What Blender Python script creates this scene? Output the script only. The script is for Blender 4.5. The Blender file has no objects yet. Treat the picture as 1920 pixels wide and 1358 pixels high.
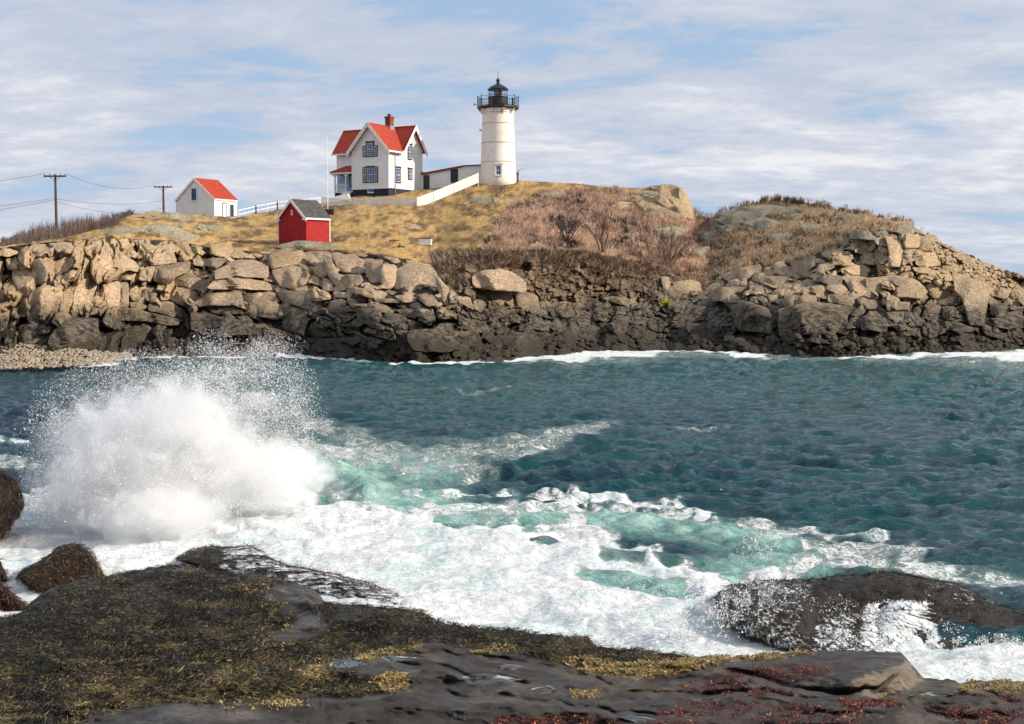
import bpy, bmesh, math, random
import numpy as np
from mathutils import Vector, Matrix, Euler
random.seed(7); RNG = np.random.default_rng(7)
SC = bpy.context.scene; COL = SC.collection
R = math.radians
# ---------------------------------------------------------------- camera
F = 2280.0; CX, CY, HY, H = 960.0, 679.0, 520.0, 5.2      # focal (photo px), centre, horizon row, eye height
TH = math.atan((CY - HY) / F); CT, ST = math.cos(TH), math.sin(TH)
cam = bpy.data.objects.new('camera', bpy.data.cameras.new('camera')); COL.objects.link(cam)
cam.data.sensor_width = 36; cam.data.lens = F / 1920 * 36
cam.data.clip_start = 0.1; cam.data.clip_end = 60000
cam.location = (0, 0, H); cam.rotation_euler = (R(90) - TH, 0, 0); SC.camera = cam
# ---------------------------------------------------------------- world, sun
SUN_AZ, SUN_EL = R(9), R(29)          # from the right
w = bpy.data.worlds.new('World'); SC.world = w; w.use_nodes = True
nt = w.node_tree; N = nt.nodes; L = nt.links; N.clear()
def nd(t, **k):
    n = N.new(t)
    for a, b in k.items(): setattr(n, a, b)
    return n
out = nd('ShaderNodeOutputWorld'); bg = nd('ShaderNodeBackground'); bg.inputs[1].default_value = 0.092
sky = nd('ShaderNodeTexSky', sky_type='NISHITA'); sky.sun_disc = False
sky.sun_elevation = SUN_EL; sky.sun_rotation = R(90) + SUN_AZ
sky.air_density = 1.0; sky.dust_density = 0.6; sky.ozone_density = 1.5
tc = nd('ShaderNodeTexCoord'); sep = nd('ShaderNodeSeparateXYZ'); L.new(tc.outputs['Generated'], sep.inputs[0])
def mth(op, a, b=None, c=None, cl=False):
    n = nd('ShaderNodeMath', operation=op, use_clamp=cl)
    for i, v in enumerate((a, b, c)):
        if v is None: continue
        if hasattr(v, 'links') or hasattr(v, 'is_linked'): L.new(v, n.inputs[i])
        else: n.inputs[i].default_value = v
    return n.outputs[0]
zz = mth('ADD', mth('MAXIMUM', sep.outputs[2], 0.0), 0.16)
cx = mth('DIVIDE', sep.outputs[0], zz); cy = mth('DIVIDE', sep.outputs[1], zz)
cmb = nd('ShaderNodeCombineXYZ'); L.new(cx, cmb.inputs[0]); L.new(cy, cmb.inputs[1])
def noise(vec, scale, detail, rough, dist=0.0, sx=1, sy=1, off=(0, 0, 0), rot=0):
    mp = nd('ShaderNodeMapping'); mp.inputs['Scale'].default_value = (sx, sy, 1); mp.inputs['Location'].default_value = off
    mp.inputs['Rotation'].default_value = (0, 0, rot)
    L.new(vec, mp.inputs[0]); n = nd('ShaderNodeTexNoise'); L.new(mp.outputs[0], n.inputs[0])
    n.inputs['Scale'].default_value = scale; n.inputs['Detail'].default_value = detail
    n.inputs['Roughness'].default_value = rough; n.inputs['Distortion'].default_value = dist
    return n.outputs[0]
def ramp(v, pts):
    r = nd('ShaderNodeValToRGB'); L.new(v, r.inputs[0]); e = r.color_ramp.elements
    while len(e) < len(pts): e.new(0.5)
    for q, (p, c) in zip(e, pts): q.position = p; q.color = (*c, 1) if len(c) == 3 else c
    return r.outputs[0]
def mixc(f, a, b, mode='MIX'):
    n = nd('ShaderNodeMix', data_type='RGBA', blend_type=mode)
    for s, v in ((n.inputs[0], f), (n.inputs[6], a), (n.inputs[7], b)):
        if hasattr(v, 'is_linked'): L.new(v, s)
        elif isinstance(v, (int, float)): s.default_value = v
        else: s.default_value = (*v, 1)
    return n.outputs[2]
n1 = noise(cmb.outputs[0], 0.9, 8, 0.62, 0.25, .75, 1.0, (3.1, 1.2, 0), 0.06)
n2 = noise(cmb.outputs[0], 2.6, 8, 0.64, 0.3, .75, 1.0, (7.7, 4.0, 0), 0.05)
n3 = noise(cmb.outputs[0], 9, 6, 0.65, 0.3, .8, 1.0, (1.7, 9.0, 0), 0.2)
shade = mth('ADD', mth('ADD', mth('MULTIPLY', n1, 0.45), mth('MULTIPLY', n2, 0.40)), mth('MULTIPLY', n3, 0.15))
cov = ramp(mth('ADD', mth('MULTIPLY', n1, 0.35), mth('MULTIPLY', n2, 0.65)), [(0.37, (0.0,)*3), (0.47, (1,)*3)])
cloud = ramp(shade, [(0.40, (4.2, 4.9, 6.15)), (0.47, (4.75, 5.3, 6.4)), (0.53, (5.6, 5.95, 6.8)), (0.60, (7.5, 7.6, 7.9))])
blue = mixc(0.70, sky.outputs[0], (2.9, 5.0, 7.7))
L.new(mixc(mth('MAXIMUM', cov, 0.42), blue, cloud), bg.inputs[0]); L.new(bg.outputs[0], out.inputs[0])
sun = bpy.data.objects.new('sun', bpy.data.lights.new('sun', 'SUN')); COL.objects.link(sun)
sun.data.energy = 5.0; sun.data.angle = R(0.6); sun.data.color = (1.0, 0.90, 0.76)
sd = Vector((math.cos(SUN_AZ) * math.cos(SUN_EL), -math.sin(SUN_AZ) * math.cos(SUN_EL), math.sin(SUN_EL)))
sun.rotation_euler = sd.to_track_quat('Z', 'Y').to_euler()
vs = SC.view_settings; vs.view_transform = 'Standard'; vs.look = 'None'; vs.gamma = 1; vs.exposure = 0.32; vs.use_curve_mapping = False
SC.render.engine = 'CYCLES'; SC.cycles.max_bounces = 8; SC.cycles.diffuse_bounces = 2; SC.cycles.glossy_bounces = 2; SC.cycles.use_adaptive_sampling = True; SC.cycles.adaptive_threshold = 0.03
SC.cycles.transparent_max_bounces = 6; SC.cycles.volume_bounces = 6; SC.cycles.caustics_reflective = False; SC.cycles.caustics_refractive = False
# ---------------------------------------------------------------- projection helpers
def P(px, py, Y):
    """world point that stands Y metres ahead of the eye, seen at photo position px, py"""
    px = np.asarray(px, float); py = np.asarray(py, float); Y = np.asarray(Y, float)
    u = (px - CX) / F; v = (CY - py) / F
    dy = CT + v * ST; dz = -ST + v * CT; k = Y / dy
    return np.stack(np.broadcast_arrays(u * k, Y, H + dz * k), -1)
def PV(px, py, Y): return Vector(P(px, py, Y).tolist())
def slope(py):
    v = (CY - np.asarray(py, float)) / F
    return (ST - v * CT) / (CT + v * ST)
def Yat(py, z): return (H - z) / slope(py)
def proj(X, Y, Z):
    dz = Z - H; f = Y * CT - dz * ST; up = Y * ST + dz * CT
    return CX + F * X / f, CY - F * up / f
# ---------------------------------------------------------------- numpy noise
_perm = np.random.default_rng(3).integers(0, 2**31, 4096)
def _h(i, j, k, s):
    n = (i * 374761393 + j * 668265263 + k * 2147483647 + s * 974711) & 0xffffffff
    n = ((n ^ (n >> 13)) * 1274126177) & 0xffffffff
    n = ((n ^ (n >> 16)) * 2246822519) & 0xffffffff
    return ((n ^ (n >> 15)) & 0xffffff) / 16777215.0
def vnoise(x, y, z=0.0, s=0):
    x, y, z = np.broadcast_arrays(np.asarray(x, float), np.asarray(y, float), np.asarray(z, float))
    xi = np.floor(x).astype(np.int64); yi = np.floor(y).astype(np.int64); zi = np.floor(z).astype(np.int64)
    fx = x - xi; fy = y - yi; fz = z - zi
    fx = fx*fx*fx*(fx*(fx*6-15)+10); fy = fy*fy*fy*(fy*(fy*6-15)+10); fz = fz*fz*fz*(fz*(fz*6-15)+10)
    r = 0
    for a in (0, 1):
        for b in (0, 1):
            for c in (0, 1):
                r = r + _h(xi+a, yi+b, zi+c, s) * (fx if a else 1-fx) * (fy if b else 1-fy) * (fz if c else 1-fz)
    return r * 2 - 1
def fbm(x, y, z=0.0, o=4, s=0, g=0.5):
    r = 0; a = 1; t = 0
    for i in range(o):
        k = 2.03**i; r = r + a * vnoise(x*k + i*17.3, y*k - i*9.1, np.asarray(z)*k, s+i); t += a; a *= g
    return r / t
def inpoly(px, py, poly):
    px = np.asarray(px, float); py = np.asarray(py, float); c = np.zeros(np.broadcast(px, py).shape, bool)
    n = len(poly); j = n - 1
    for i in range(n):
        xi, yi = poly[i]; xj, yj = poly[j]
        if yi != yj: c ^= ((yi > py) != (yj > py)) & (px < (xj - xi) * (py - yi) / (yj - yi) + xi)
        j = i
    return c
def sm(a, b, x): t = np.clip((x - a) / (b - a), 0, 1); return t*t*(3-2*t)
def pl(pts, x): a = np.array(pts, float); return np.interp(x, a[:, 0], a[:, 1])
# ---------------------------------------------------------------- objects
def tag(o, label=None, cat=None, group=None, kind=None):
    for k, v in (('label', label), ('category', cat), ('group', group), ('kind', kind)):
        if v: o[k] = v
    return o
def empty(name, loc, rz=0, label=None, cat=None, group=None):
    o = bpy.data.objects.new(name, None); COL.objects.link(o); o.location = loc; o.rotation_euler = (0, 0, rz)
    o.empty_display_size = 0.3
    return tag(o, label, cat, group)
def link(name, me, mat=None, parent=None, smooth=False):
    o = bpy.data.objects.new(name, me); COL.objects.link(o)
    if mat is not None: me.materials.append(mat)
    if parent is not None: o.parent = parent
    if smooth:
        me.polygons.foreach_set('use_smooth', np.ones(len(me.polygons), bool))
        if 'rock' in name or name == 'rubble' or 'boulder' in name: me.set_sharp_from_angle(angle=R(34))
    return o
def npmesh(name, V, faces, col=None, uv=None):
    """V (n,3); faces (m,k) equal-size polygons; col optional (n,3) point colour"""
    V = np.asarray(V, np.float32).reshape(-1, 3); faces = np.asarray(faces, np.int32); k = faces.shape[1]
    me = bpy.data.meshes.new(name); me.vertices.add(len(V)); me.vertices.foreach_set('co', V.ravel())
    me.loops.add(faces.size); me.loops.foreach_set('vertex_index', faces.ravel())
    me.polygons.add(len(faces)); me.polygons.foreach_set('loop_start', np.arange(0, faces.size, k, dtype=np.int32))
    me.polygons.foreach_set('loop_total', np.full(len(faces), k, np.int32))
    me.update(calc_edges=True)
    if col is not None:
        for nm, c in (col.items() if isinstance(col, dict) else (('tint', col),)):
            c = np.asarray(c, np.float32)
            if c.ndim == 1: at = me.attributes.new(nm, 'FLOAT', 'POINT'); at.data.foreach_set('value', c)
            else:
                at = me.attributes.new(nm, 'FLOAT_COLOR', 'POINT')
                at.data.foreach_set('color', np.concatenate([c, np.ones((len(c), 1), np.float32)], 1).ravel())
    return me
def gridfaces(nr, nc):
    i = np.arange(nr-1)[:, None]*nc + np.arange(nc-1)[None]; i = i.ravel()
    return np.stack([i, i+1, i+nc+1, i+nc], 1)
class MB:
    def __init__(s): s.v = []; s.f = []
    def add(s, v, f): b = len(s.v); s.v += [tuple(p) for p in v]; s.f += [tuple(i+b for i in q) for q in f]; return s
    def box(s, x0, x1, y0, y1, z0, z1):
        return s.add([(x0,y0,z0),(x1,y0,z0),(x1,y1,z0),(x0,y1,z0),(x0,y0,z1),(x1,y0,z1),(x1,y1,z1),(x0,y1,z1)],
                     [(0,3,2,1),(4,5,6,7),(0,1,5,4),(1,2,6,5),(2,3,7,6),(3,0,4,7)])
    def prism(s, a, b):           # two equal loops of points
        n = len(a); return s.add(list(a)+list(b), [tuple(range(n-1,-1,-1)), tuple(range(n, 2*n))] + [(i, (i+1)%n, n+(i+1)%n, n+i) for i in range(n)])
    def tube(s, pts, rad, n=8):
        pts = [Vector(p) for p in pts]; rad = rad if isinstance(rad, (list, tuple)) else [rad]*len(pts); b = len(s.v)
        for i, p in enumerate(pts):
            d = (pts[min(i+1, len(pts)-1)] - pts[max(i-1, 0)]).normalized()
            u = d.cross(Vector((0,0,1)) if abs(d.z) < .9 else Vector((1,0,0))).normalized(); v = d.cross(u)
            for k in range(n): a = 2*math.pi*k/n; s.v.append(tuple(p + (u*math.cos(a)+v*math.sin(a))*rad[i]))
        for i in range(len(pts)-1):
            for k in range(n): s.f.append((b+i*n+k, b+i*n+(k+1)%n, b+(i+1)*n+(k+1)%n, b+(i+1)*n+k))
        s.f.append(tuple(b+k for k in range(n-1,-1,-1))); s.f.append(tuple(b+(len(pts)-1)*n+k for k in range(n))); return s
    def lathe(s, prof, n=32, c=(0,0)):
        b = len(s.v)
        for r, z in prof:
            for k in range(n): a = 2*math.pi*k/n; s.v.append((c[0]+r*math.cos(a), c[1]+r*math.sin(a), z))
        for i in range(len(prof)-1):
            for k in range(n): s.f.append((b+i*n+k, b+i*n+(k+1)%n, b+(i+1)*n+(k+1)%n, b+(i+1)*n+k))
        s.f.append(tuple(b+k for k in range(n-1,-1,-1))); s.f.append(tuple(b+(len(prof)-1)*n+k for k in range(n))); return s
    def build(s, name, mat, parent=None, smooth=False):
        me = bpy.data.meshes.new(name); me.from_pydata(s.v, [], s.f); me.update()
        return link(name, me, mat, parent, smooth)
# ---------------------------------------------------------------- materials
def newmat(name, rough=0.8, spec=0.3):
    global nt, N, L
    m = bpy.data.materials.new(name); m.use_nodes = True; nt = m.node_tree; N = nt.nodes; L = nt.links
    b = N['Principled BSDF']; b.inputs['Roughness'].default_value = rough; b.inputs['Specular IOR Level'].default_value = spec
    return m, b
def bump(b, h, strength=0.5, dist=0.05, prev=None):
    n = nd('ShaderNodeBump'); n.inputs['Strength'].default_value = strength; n.inputs['Distance'].default_value = dist
    L.new(h, n.inputs['Height'])
    if prev is not None: L.new(prev, n.inputs['Normal'])
    L.new(n.outputs[0], b.inputs['Normal']); return n.outputs[0]
def attr(nm): n = nd('ShaderNodeAttribute'); n.attribute_name = nm; return n
def paint(name, c, rough=0.6, grime=0.25, scale=1.5, lap=0, gc=None, spec=0.3):
    """weathered paint: blotches and streaks, optional lap-board relief every `lap` metres"""
    m, b = newmat(name, rough, spec); g = nd('ShaderNodeNewGeometry'); p = g.outputs['Position']
    v = mth('ADD', mth('MULTIPLY', noise(p, scale, 6, .65), .6), mth('MULTIPLY', noise(p, scale*3, 4, .6, 0, 1, 1), .4))
    gc = gc or tuple(x*(1-grime)*k for x, k in zip(c, (1.0, .95, .86)))
    cc = mixc(ramp(v, [(.42, (0,)*3), (.62, (1,)*3)]), gc, c)
    L.new(cc, b.inputs['Base Color'])
    if lap:
        s = nd('ShaderNodeSeparateXYZ'); L.new(p, s.inputs[0]); h = mth('SUBTRACT', 1.0, mth('FRACT', mth('DIVIDE', s.outputs[2], lap)))
        bump(b, h, 1.0, lap*0.16)
    else: bump(b, v, .25, .02)
    return m
def flat(name, c, rough=0.6, spec=0.3, metal=0):
    m, b = newmat(name, rough, spec); b.inputs['Metallic'].default_value = metal
    g = nd('ShaderNodeNewGeometry'); v = noise(g.outputs['Position'], 4, 5, .6)
    L.new(mixc(v, tuple(x*.8 for x in c), tuple(min(1, x*1.15) for x in c)), b.inputs['Base Color']); return m
M = {}
M['white'] = paint('white_clapboard', (.81, .81, .81), .55, .06, .5, .115)
M['white_shed'] = paint('white_shed_boards', (.82, .81, .79), .6, .10, .8, .16)
M['white_trim'] = paint('white_trim_paint', (.84, .83, .80), .5, .12, 2.5)
M['tower'] = paint('tower_white_paint', (.84, .80, .75), .5, .1, .45, 0, (.75, .68, .58))
M['black'] = flat('black_paint', (.018, .018, .02), .45, .4)
M['navy'] = paint('dark_foundation', (.030, .034, .050), .8, .4, 2)
M['red_roof'] = paint('red_shingle_roof', (.40, .050, .026), .85, .3, 3, .22)
M['red_shed'] = paint('red_painted_brick', (.40, .016, .018), .75, .3, 2.2)
M['grey_shingle'] = paint('grey_shingle_roof', (.105, .10, .10), .9, .55, 2.6, .18)
M['brick'] = paint('brick_chimney', (.28, .075, .045), .85, .4, 5, .09)
M['porch_shade'] = flat('blue_porch_shade', (.30, .42, .62), .6)  # blue shade under the porch, put into a colour
M['green_door'] = flat('dark_green_door', (.028, .045, .040), .6)
M['pole'] = flat('weathered_pole_wood', (.10, .060, .045), .9)
M['wire'] = flat('wire', (.05, .06, .07), .6)
M['metal'] = flat('grey_metal', (.35, .35, .36), .45, .5, .6)
m, b = newmat('window_glass', .12, .35); b.inputs['Base Color'].default_value = (.03, .085, .22, 1); M['glass'] = m
m, b = newmat('lantern_glass', .03, .5); b.inputs['Base Color'].default_value = (.9, .93, 1, 1)
b.inputs['Transmission Weight'].default_value = 0.92; b.inputs['IOR'].default_value = 1.05; M['lantern_glass'] = m
m, b = newmat('lens_glass', .1, .8); b.inputs['Base Color'].default_value = (.25, .07, .07, 1); M['lens'] = m
def rockmat(name, tan, grey, green=0.0, tide=1.0, sc=1.0, wet=0.0):
    m, b = newmat(name, .82, .3); g = nd('ShaderNodeNewGeometry'); p = g.outputs['Position']
    oi = nd('ShaderNodeObjectInfo'); s = nd('ShaderNodeSeparateXYZ'); L.new(p, s.inputs[0])
    a = noise(p, .55*sc, 6, .62, .5); bb = noise(p, 2.6*sc, 6, .68, .3); c = noise(p, 11*sc, 4, .6)
    k = mth('ADD', mth('ADD', mth('MULTIPLY', a, .5), mth('MULTIPLY', bb, .5)), mth('MULTIPLY', mth('SUBTRACT', oi.outputs['Random'], .5), .22))
    cc = mixc(ramp(k, [(.38, (0,)*3), (.60, (1,)*3)]), grey, tan)
    cc = mixc(ramp(bb, [(.54, (0,)*3), (.66, (.55,)*3)]), cc, tuple(x*.42 for x in grey))          # stains
    cc = mixc(ramp(c, [(.56, (0,)*3), (.74, (.5,)*3)]), cc, (min(1, tan[0]*1.5), min(1, tan[1]*1.5), min(1, tan[2]*1.5)))
    if green: cc = mixc(ramp(noise(p, .9*sc, 5, .6, .2), [(.5, (0,)*3), (.6, (green,)*3)]), cc, (.19, .20, .12))
    if tide:
        zt = mth('ADD', s.outputs[2], mth('MULTIPLY', mth('SUBTRACT', noise(p, .35, 5, .6, .6), .5), 3.2*tide))
        def rng(v, lo, hi):
            n = nd('ShaderNodeMapRange'); L.new(v, n.inputs[0]); n.inputs[1].default_value = lo; n.inputs[2].default_value = hi; return n.outputs[0]
        cc = mixc(rng(zt, 4.0, 2.5), cc, mixc(ramp(bb, [(.42, (0,)*3), (.60, (1,)*3)]), (.022, .018, .015), (.17, .135, .092)))
        cc = mixc(rng(zt, 1.8, .8), cc, mixc(c, (.010, .010, .009), (.07, .052, .030)))
    L.new(cc, b.inputs['Base Color'])
    h = mth('ADD', mth('MULTIPLY', bb, 1.0), mth('MULTIPLY', c, .35)); pr = bump(b, h, .9, .22/sc)
    vo = nd('ShaderNodeTexVoronoi', feature='DISTANCE_TO_EDGE'); mp = nd('ShaderNodeMapping'); mp.inputs['Scale'].default_value = (.45*sc, .45*sc, .8*sc)
    mp.inputs['Rotation'].default_value = (0, .35, .4)
    ds = nd('ShaderNodeVectorMath', operation='ADD'); nn = nd('ShaderNodeTexNoise'); nn.inputs['Scale'].default_value = 1.1*sc
    L.new(p, nn.inputs[0]); L.new(p, ds.inputs[0]); L.new(nn.outputs['Color'], ds.inputs[1]); L.new(ds.outputs[0], mp.inputs[0]); L.new(mp.outputs[0], vo.inputs[0])
    bump(b, ramp(vo.outputs[0], [(0, (0,)*3), (.035, (1,)*3)]), .9, .12/sc, pr)
    return m
M['rock_tan'] = rockmat('tan_granite', (.55, .385, .235), (.31, .235, .165))
M['rock_gold'] = rockmat('golden_granite', (.52, .365, .20), (.33, .235, .14))
M['rock_grey'] = rockmat('grey_granite', (.42, .30, .185), (.19, .15, .11), .08)
M['rock_green'] = rockmat('lichen_granite', (.38, .33, .23), (.22, .20, .14), .3, 0)
M['rock_dark'] = rockmat('dark_wet_rock', (.22, .175, .12), (.075, .062, .050), .12, .8)
M['earth'] = rockmat('brown_earth_stones', (.30, .20, .12), (.085, .058, .038), 0, 0, 2)
M['cobble'] = rockmat('pale_cobbles', (.58, .44, .29), (.34, .27, .20), 0, 0, 2)
def tintmat(name, rough=.9, jit=.35, spec=.2, scale=6, bmp=0.0):
    m, b = newmat(name, rough, spec); a = attr('tint'); g = nd('ShaderNodeNewGeometry')
    v = mth('ADD', mth('MULTIPLY', noise(g.outputs['Position'], scale, 5, .65), 1.0), 0.5-.5)
    f = mth('ADD', 1-jit, mth('MULTIPLY', v, 2*jit))
    mm = nd('ShaderNodeVectorMath', operation='SCALE'); L.new(a.outputs['Color'], mm.inputs[0]); L.new(f, mm.inputs['Scale'])
    L.new(mm.outputs[0], b.inputs['Base Color'])
    if bmp: bump(b, v, .8, bmp)
    return m
M['ground'] = tintmat('island_ground', .95, .55, .1, 1.3, .25)
M['twig'] = tintmat('bare_twigs', .9, .2)
M['blade'] = tintmat('dry_grass', .9, .2)
# ================================================================ ISLAND
LW = [(-900,700),(-200,694),(0,691),(100,689),(180,684),(250,671),(330,668),(560,666),(640,672),(740,682),(860,682),(940,676),(1010,668),(1100,660),(1250,657),(1340,660),(1500,668),(1600,668),(1700,664),(1800,662),(1860,658),(1920,655),(2100,650),(2900,640)]
LM = [(-900,640),(0,600),(200,600),(400,575),(560,560),(700,565),(840,560),(900,560),(1000,560),(1100,570),(1330,565),(1400,560),(1600,560),(1900,570),(2900,570)]
L2 = [(-900,500),(-100,470),(0,466),(60,458),(130,452),(200,444),(270,450),(330,452),(400,466),(500,474),(570,468),(640,474),(700,478),(770,488),(820,500),(860,482),(930,474),(1000,470),(1100,474),(1190,492),(1250,505),(1330,522),(1380,508),(1440,500),(1500,486),(1560,462),(1620,436),(1700,428),(1730,440),(1770,462),(1830,492),(1900,520),(2000,540),(2900,560)]
LC = [(-900,480),(-100,464),(0,460),(60,451),(130,441),(200,424),(240,404),(290,396),(350,402),(400,404),(440,408),(520,393),(600,382),(650,370),(700,366),(760,359),(800,355),(850,350),(895,341),(935,338),(1000,340),(1080,344),(1150,352),(1200,352),(1250,348),(1282,352),(1296,380),(1303,402),(1330,410),(1352,400),(1400,383),(1450,374),(1500,382),(1560,390),(1640,404),(1700,417),(1722,430),(1756,452),(1800,474),(1860,502),(1905,518),(2000,536),(2900,556)]
DM = [(-900,6),(0,5),(400,6),(560,6),(860,8),(900,11),(1330,12),(1400,8),(1700,7),(1900,6),(2900,6)]
D2 = [(-900,9),(0,9),(400,13),(560,16),(860,17),(900,14),(1100,14),(1330,22),(1450,20),(1600,16),(1750,14),(1900,12),(2900,11)]
YC = [(-900,95),(-100,98),(0,100),(130,112),(290,124),(350,128),(440,134),(520,139),(600,143),(700,147),(800,150),(935,152),(1000,150),(1100,146),(1200,143),(1290,140),(1303,135),(1352,128),(1450,126),(1600,117),(1700,110),(1760,106),(1900,98),(2900,96)]
def lines(px):
    yw, ym, y2, yc = pl(LW, px), pl(LM, px), pl(L2, px), pl(LC, px)
    Yw = Yat(yw, 0.0)
    return yw, ym, y2, yc, Yw, Yw + pl(DM, px), Yw + pl(D2, px), pl(YC, px)
def surfY(px, py):
    px = np.asarray(px, float); py = np.asarray(py, float)
    yw, ym, y2, yc, Yw, Ym, Y2, Yc = lines(px)
    t1 = np.clip((yw-py)/(yw-ym), -0.4, 1); t2 = np.clip((ym-py)/(ym-y2), 0, 1); t3 = np.clip((y2-py)/np.maximum(y2-yc, 1), 0, 1.2)
    return Yw + (Ym-Yw)*t1 + (Y2-Ym)*t2 + (Yc-Y2)*t3
def relief(px, py):
    px = np.asarray(px, float); py = np.asarray(py, float); y2 = pl(L2, px)
    return (fbm(px/62, py/70, 1.5, 3, 6)*2.6 + fbm(px/20, py/26, 2.5, 2, 7)*1.0)*np.clip((py-y2)/18, 0, 1)*np.clip((pl(LW, px)-py)/25+.25, 0, 1)
def cliffY(px, py): return surfY(px, py) + relief(px, py)
def on(px, py): return PV(px, py, float(surfY(px, py)))
Z_GRASS = [(130,452),(250,402),(450,404),(600,380),(650,370),(800,352),(935,330),(1100,338),(1260,342),(1262,356),(1205,366),(1130,354),(1060,356),(990,370),(955,392),(930,412),(925,428),(905,452),(830,456),(1010,466),(1100,478),(1000,480),(850,478),(800,484),(700,474),(640,466),(560,462),(400,452),(330,446),(200,444)]
Z_BRUSH = [(925,430),(930,412),(955,390),(990,370),(1060,354),(1130,352),(1185,360),(1205,392),(1262,404),(1300,410),(1345,410),(1345,440),(1335,480),(1310,515),(1240,500),(1160,470),(1060,466),(960,462),(905,456)]
Z_RBRUSH = [(1345,408),(1400,386),(1450,366),(1520,376),(1700,412),(1728,432),(1660,432),(1600,440),(1560,468),(1500,486),(1440,496),(1370,512),(1320,520),(1335,480)]
Z_ROOT = [(800,482),(850,470),(1010,470),(1100,474),(1200,492),(1250,506),(1160,520),(1060,500),(960,500),(905,512),(880,540),(850,545),(830,510)]
Z_EARTH = [(830,510),(860,490),(1000,490),(1090,486),(1200,496),(1330,525),(1330,570),(1180,560),(1000,560),(900,560)]
def build_island():
    cols = np.concatenate([np.arange(-900, -60, 40), np.arange(-60, 1980, 4.0), np.arange(1980, 2900, 40)])
    yw, ym, y2, yc, Yw, Ym, Y2, Yc = lines(cols)
    rows = []; pys = []; zone = []
    for d, z in ((-9, -3.5), (-4, -2.2), (-1.5, -1.2), (-.6, -.6)):
        X = P(cols, yw, Yw)[:, 0]; rows.append(np.stack([X*(Yw+d)/Yw, Yw+d, np.full_like(X, z)], -1)); pys.append(yw)
    def seg(ya, yb, Ya, Yb, n, last=False):
        for t in np.linspace(0, 1, n, endpoint=last):
            py = ya+(yb-ya)*t; Y = Ya+(Yb-Ya)*t; pys.append(py)
            cl = np.where(py > y2-2, 1.0, .16)
            nz = fbm(cols/26, py/17, 0, 4, 5)*1.3 + fbm(cols/7, py/6, 0, 3, 9)*.55
            fade = np.clip((py-yc)/10, 0, 1)
            rows.append(P(cols, py - (1-fade)*0 + np.where(py < y2, (fbm(cols/9, py/4, 0, 4, 31, .62)*2.3+fbm(cols/26, py/8, 4, 3, 32)*2.0)*np.minimum(1, .35+fade), 0), Y + relief(cols, py) + cl*(nz*.7+.75)*np.maximum(fade, .1)))
    seg(yw, ym, Yw, Ym, 34); seg(ym, y2, Ym, Y2, 34); seg(y2, yc, Y2, Yc, 44, True)
    C = rows[-1]
    for d, dz in ((2, -.15), (6, -.7), (14, -2.0), (28, -5), (45, -10), (60, -22)):
        Q = C.copy(); Q[:, 0] *= (Q[:, 1]+d)/Q[:, 1]; Q[:, 1] += d; Q[:, 2] = np.maximum(Q[:, 2]+dz, -2.5); rows.append(Q); pys.append(yc)
    V = np.stack(rows); PY = np.stack(pys); PX = np.broadcast_to(cols, PY.shape)
    jx = PX + fbm(PX/14, PY/8, 0, 3, 41)*16; jy = PY + fbm(PX/14, PY/8, 5, 3, 42)*7
    c = np.zeros(PX.shape+(3,)); c[:] = (.045, .034, .024); c[PY > ym[None]] = (.020, .017, .013)  # crevice shade put into this dark cliff tint; darker again towards the tide line
    f = fbm(PX/30, PY/10, 0, 4, 51)[..., None]; f2 = fbm(PX/10, PY/4, 0, 3, 52)[..., None]
    gold = np.array((.42, .27, .11)); dk = np.array((.16, .105, .055)); 
    grass = gold + (dk-gold)*np.clip(.32+f*1.8+f2*1.2, 0, 1)
    far = PY < y2 - 1
    mk = far; c[mk] = grass[mk]
    mk = inpoly(jx, jy, Z_GRASS) | (far & (PX < 900)); c[mk] = grass[mk]
    br = np.array((.27, .175, .12)) + f*np.array((.10, .06, .05)) + f2*.05
    dirt = np.array((.22, .14, .085))+f*.08; mk = (jy > 456+(jx < 900)*12) & (PX > 800) & (PX < 1340) & (c[..., 0] > .15); c[mk] = dirt[mk]
    mk = inpoly(jx, jy, Z_BRUSH); c[mk] = br[mk]
    mk = inpoly(jx, PY, [(1185,356),(1240,340),(1290,340),(1312,408),(1215,404),(1196,380)]); c[mk] = (.34, .255, .16)
    rb = np.array((.28, .20, .12)) + f*.09 + f2*.04
    mk = inpoly(jx, jy, Z_RBRUSH) | (far & (PX > 1320)); c[mk] = rb[mk]
    rt = np.array((.085, .058, .04)) + f*.04 + f2*.04
    mk = inpoly(jx, jy, Z_ROOT); c[mk] = rt[mk]
    mk = inpoly(jx, jy, Z_EARTH) & (jy > 500); ea = np.array((.11, .072, .042)) + f2*.07; c[mk] = ea[mk]
    me = npmesh('island_ground', V, gridfaces(*PX.shape), {'tint': np.clip(c, .01, 1).reshape(-1, 3)})
    return tag(link('island_ground', me, M['ground'], None, True), kind='structure')
island = build_island()
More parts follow.
